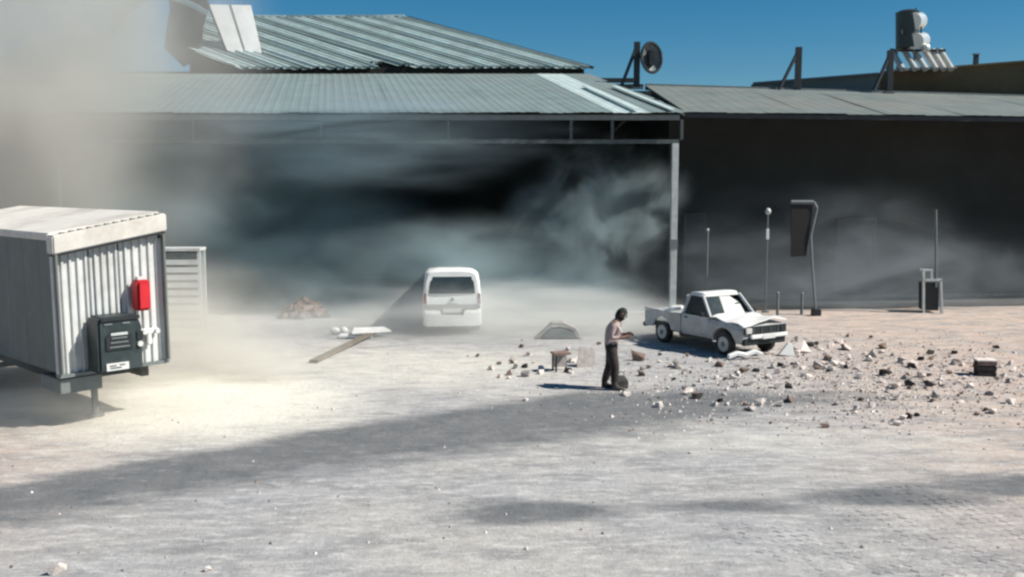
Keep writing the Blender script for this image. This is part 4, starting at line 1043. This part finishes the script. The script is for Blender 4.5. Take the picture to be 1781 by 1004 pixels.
# ------------------------------------------------------------------ smoke and dust
def smoke_mat(name, col, dens, scale=2.0, lo=.42, hi=.62, inner=.25, aniso=.2, seed=0, base=.0, dens_flat=0, zexp=None):
    m = bpy.data.materials.new(name); m.use_nodes = True; t = m.node_tree; L = t.links
    t.nodes.remove(t.nodes['Principled BSDF'])
    pv = t.nodes.new('ShaderNodeVolumePrincipled'); L.new(pv.outputs[0], t.nodes['Material Output'].inputs['Volume'])
    pv.inputs['Color'].default_value = (*col, 1); pv.inputs['Anisotropy'].default_value = aniso
    tc = t.nodes.new('ShaderNodeTexCoord'); mp = t.nodes.new('ShaderNodeMapping'); mp.inputs['Location'].default_value = (seed, seed * .37, 0)
    L.new(tc.outputs['Object'], mp.inputs['Vector'])
    n = t.nodes.new('ShaderNodeTexNoise'); n.inputs['Scale'].default_value = scale; n.inputs['Detail'].default_value = 6; n.inputs['Roughness'].default_value = .58; n.inputs['Distortion'].default_value = .8
    L.new(mp.outputs[0], n.inputs['Vector'])
    r = t.nodes.new('ShaderNodeMapRange'); L.new(n.outputs[0], r.inputs[0]); r.interpolation_type = 'SMOOTHSTEP'
    for i, v_ in enumerate((lo, hi, base, 1)): r.inputs[i + 1].default_value = v_
    ln = t.nodes.new('ShaderNodeVectorMath'); ln.operation = 'LENGTH'; 
    wn = t.nodes.new('ShaderNodeTexNoise'); wn.inputs['Scale'].default_value = 1.6; wn.inputs['Detail'].default_value = 3; L.new(mp.outputs[0], wn.inputs['Vector'])
    ws = t.nodes.new('ShaderNodeVectorMath'); ws.operation = 'MULTIPLY_ADD'; L.new(wn.outputs['Color'], ws.inputs[0]); ws.inputs[1].default_value = (1.3, 1.3, 1.3); ws.inputs[2].default_value = (-.65, -.65, -.65)
    wa = t.nodes.new('ShaderNodeVectorMath'); wa.operation = 'ADD'; L.new(ws.outputs[0], wa.inputs[0]); L.new(tc.outputs['Object'], wa.inputs[1])
    # the true radius still closes the cloud before its hull
    l0 = t.nodes.new('ShaderNodeVectorMath'); l0.operation = 'LENGTH'; L.new(tc.outputs['Object'], l0.inputs[0])
    f0 = t.nodes.new('ShaderNodeMapRange'); f0.interpolation_type = 'SMOOTHSTEP'; L.new(l0.outputs['Value'], f0.inputs[0])
    for i, v_ in enumerate((.7, .97, 1, 0)): f0.inputs[i + 1].default_value = v_
    L.new(wa.outputs[0], ln.inputs[0])
    f = t.nodes.new('ShaderNodeMapRange'); f.interpolation_type = 'SMOOTHSTEP'; L.new(ln.outputs['Value'], f.inputs[0])
    for i, v_ in enumerate((inner, .97, 1, 0)): f.inputs[i + 1].default_value = v_
    a = t.nodes.new('ShaderNodeMath'); a.operation = 'MULTIPLY'; L.new(r.outputs[0], a.inputs[0]); L.new(f.outputs[0], a.inputs[1])
    b = t.nodes.new('ShaderNodeMath'); b.operation = 'MULTIPLY'; c_ = t.nodes.new('ShaderNodeMath'); c_.operation = 'MULTIPLY'; L.new(a.outputs[0], c_.inputs[0]); L.new(f0.outputs[0], c_.inputs[1]); L.new(c_.outputs[0], b.inputs[0]); b.inputs[1].default_value = dens
    L.new(b.outputs[0], pv.inputs['Density'])
    return m
def smoke(name, label, c, r, rot=(0, 0, 0), **kw):
    k = MB(); k.ball((0, 0, 0), 1, 3); o = k.build(name, smoke_mat(name + '_' + str(len(bpy.data.materials)), **kw), None)
    o.location = c; o.scale = r; o.rotation_euler = rot
    return tag(o, label, None, None, 'stuff')
NOSMOKE = False
if not NOSMOKE:
    smoke('smoke_plume', 'tall beige grey smoke plume covering the left end of the hall', (-15.2, 27.5, 7.0), (9.8, 5.5, 9.8), col=(.85, .83, .78), dens=.75, scale=2.1, lo=.36, hi=.62, inner=.2, base=.28, seed=2)
    smoke('roof_smoke', 'grey smoke boiling off the torn end of the roof', (-18.0, 41.5, 10.2), (5.3, 3.0, 4.6), col=(.60, .64, .62), dens=1.1, scale=1.8, lo=.38, hi=.60, inner=.1, base=.18, seed=3)
    smoke('dust_cloud', 'bright low dust cloud rolling out behind the trailer', (-8.0, 22.6, .0), (5.6, 3.6, 3.4), col=(.98, .96, .90), dens=1.25, scale=2.2, lo=.38, hi=.62, inner=.0, base=.14, seed=5)
    smoke('dust_skirt', 'thin dust drifting over the ground beneath the trailer', (-8.8, 17.7, .0), (4.6, 2.6, 1.6), col=(.95, .91, .83), dens=.55, scale=2.4, lo=.36, hi=.64, inner=.0, base=.25, seed=8)
    smoke('hall_smoke', 'blue grey smoke hanging inside the left half of the hall', (-11.0, 33.6, 3.0), (9.5, 3.2, 5.4), col=(.48, .64, .69), dens=1.5, scale=2.6, lo=.40, hi=.60, inner=.1, base=.18, seed=11)
    smoke('ceiling_smoke', 'thin blue smoke pouring out below the hall eave', (-5.6, 32.0, 5.8), (9.6, 1.8, 2.2), col=(.50, .64, .71), dens=1.0, scale=2.6, lo=.39, hi=.62, inner=.1, base=.18, seed=31)
    smoke('drifting_smoke', 'pale smoke spilling from the hall around the van', (-2.6, 32.6, .2), (9.6, 3.2, 4.0), col=(.58, .71, .75), dens=1.6, scale=2.9, lo=.39, hi=.62, inner=.0, base=.16, seed=15)
    smoke('ground_dust', 'low pale dust blurring the ground between van and pickup', (-1.2, 28.2, .0), (8.6, 3.2, 1.8), col=(.88, .89, .87), dens=1.7, scale=2.8, lo=.38, hi=.62, inner=.0, base=.22, seed=41)
    smoke('smoke_wisp', 'pale smoke wisp left of the hall column', (2.8, 33.4, 3.2), (4.0, 2.0, 3.2), (0, R(-35), 0), col=(.66, .78, .80), dens=2.3, scale=2.2, lo=.46, hi=.62, inner=.0, base=.06, seed=23)
    smoke('wall_smoke', 'thin smoke drifting along the dark wall behind the pickup', (11.0, 33.9, .4), (10.5, 1.9, 4.8), col=(.58, .65, .70), dens=.75, scale=3.2, lo=.42, hi=.64, inner=.0, base=.14, seed=25)
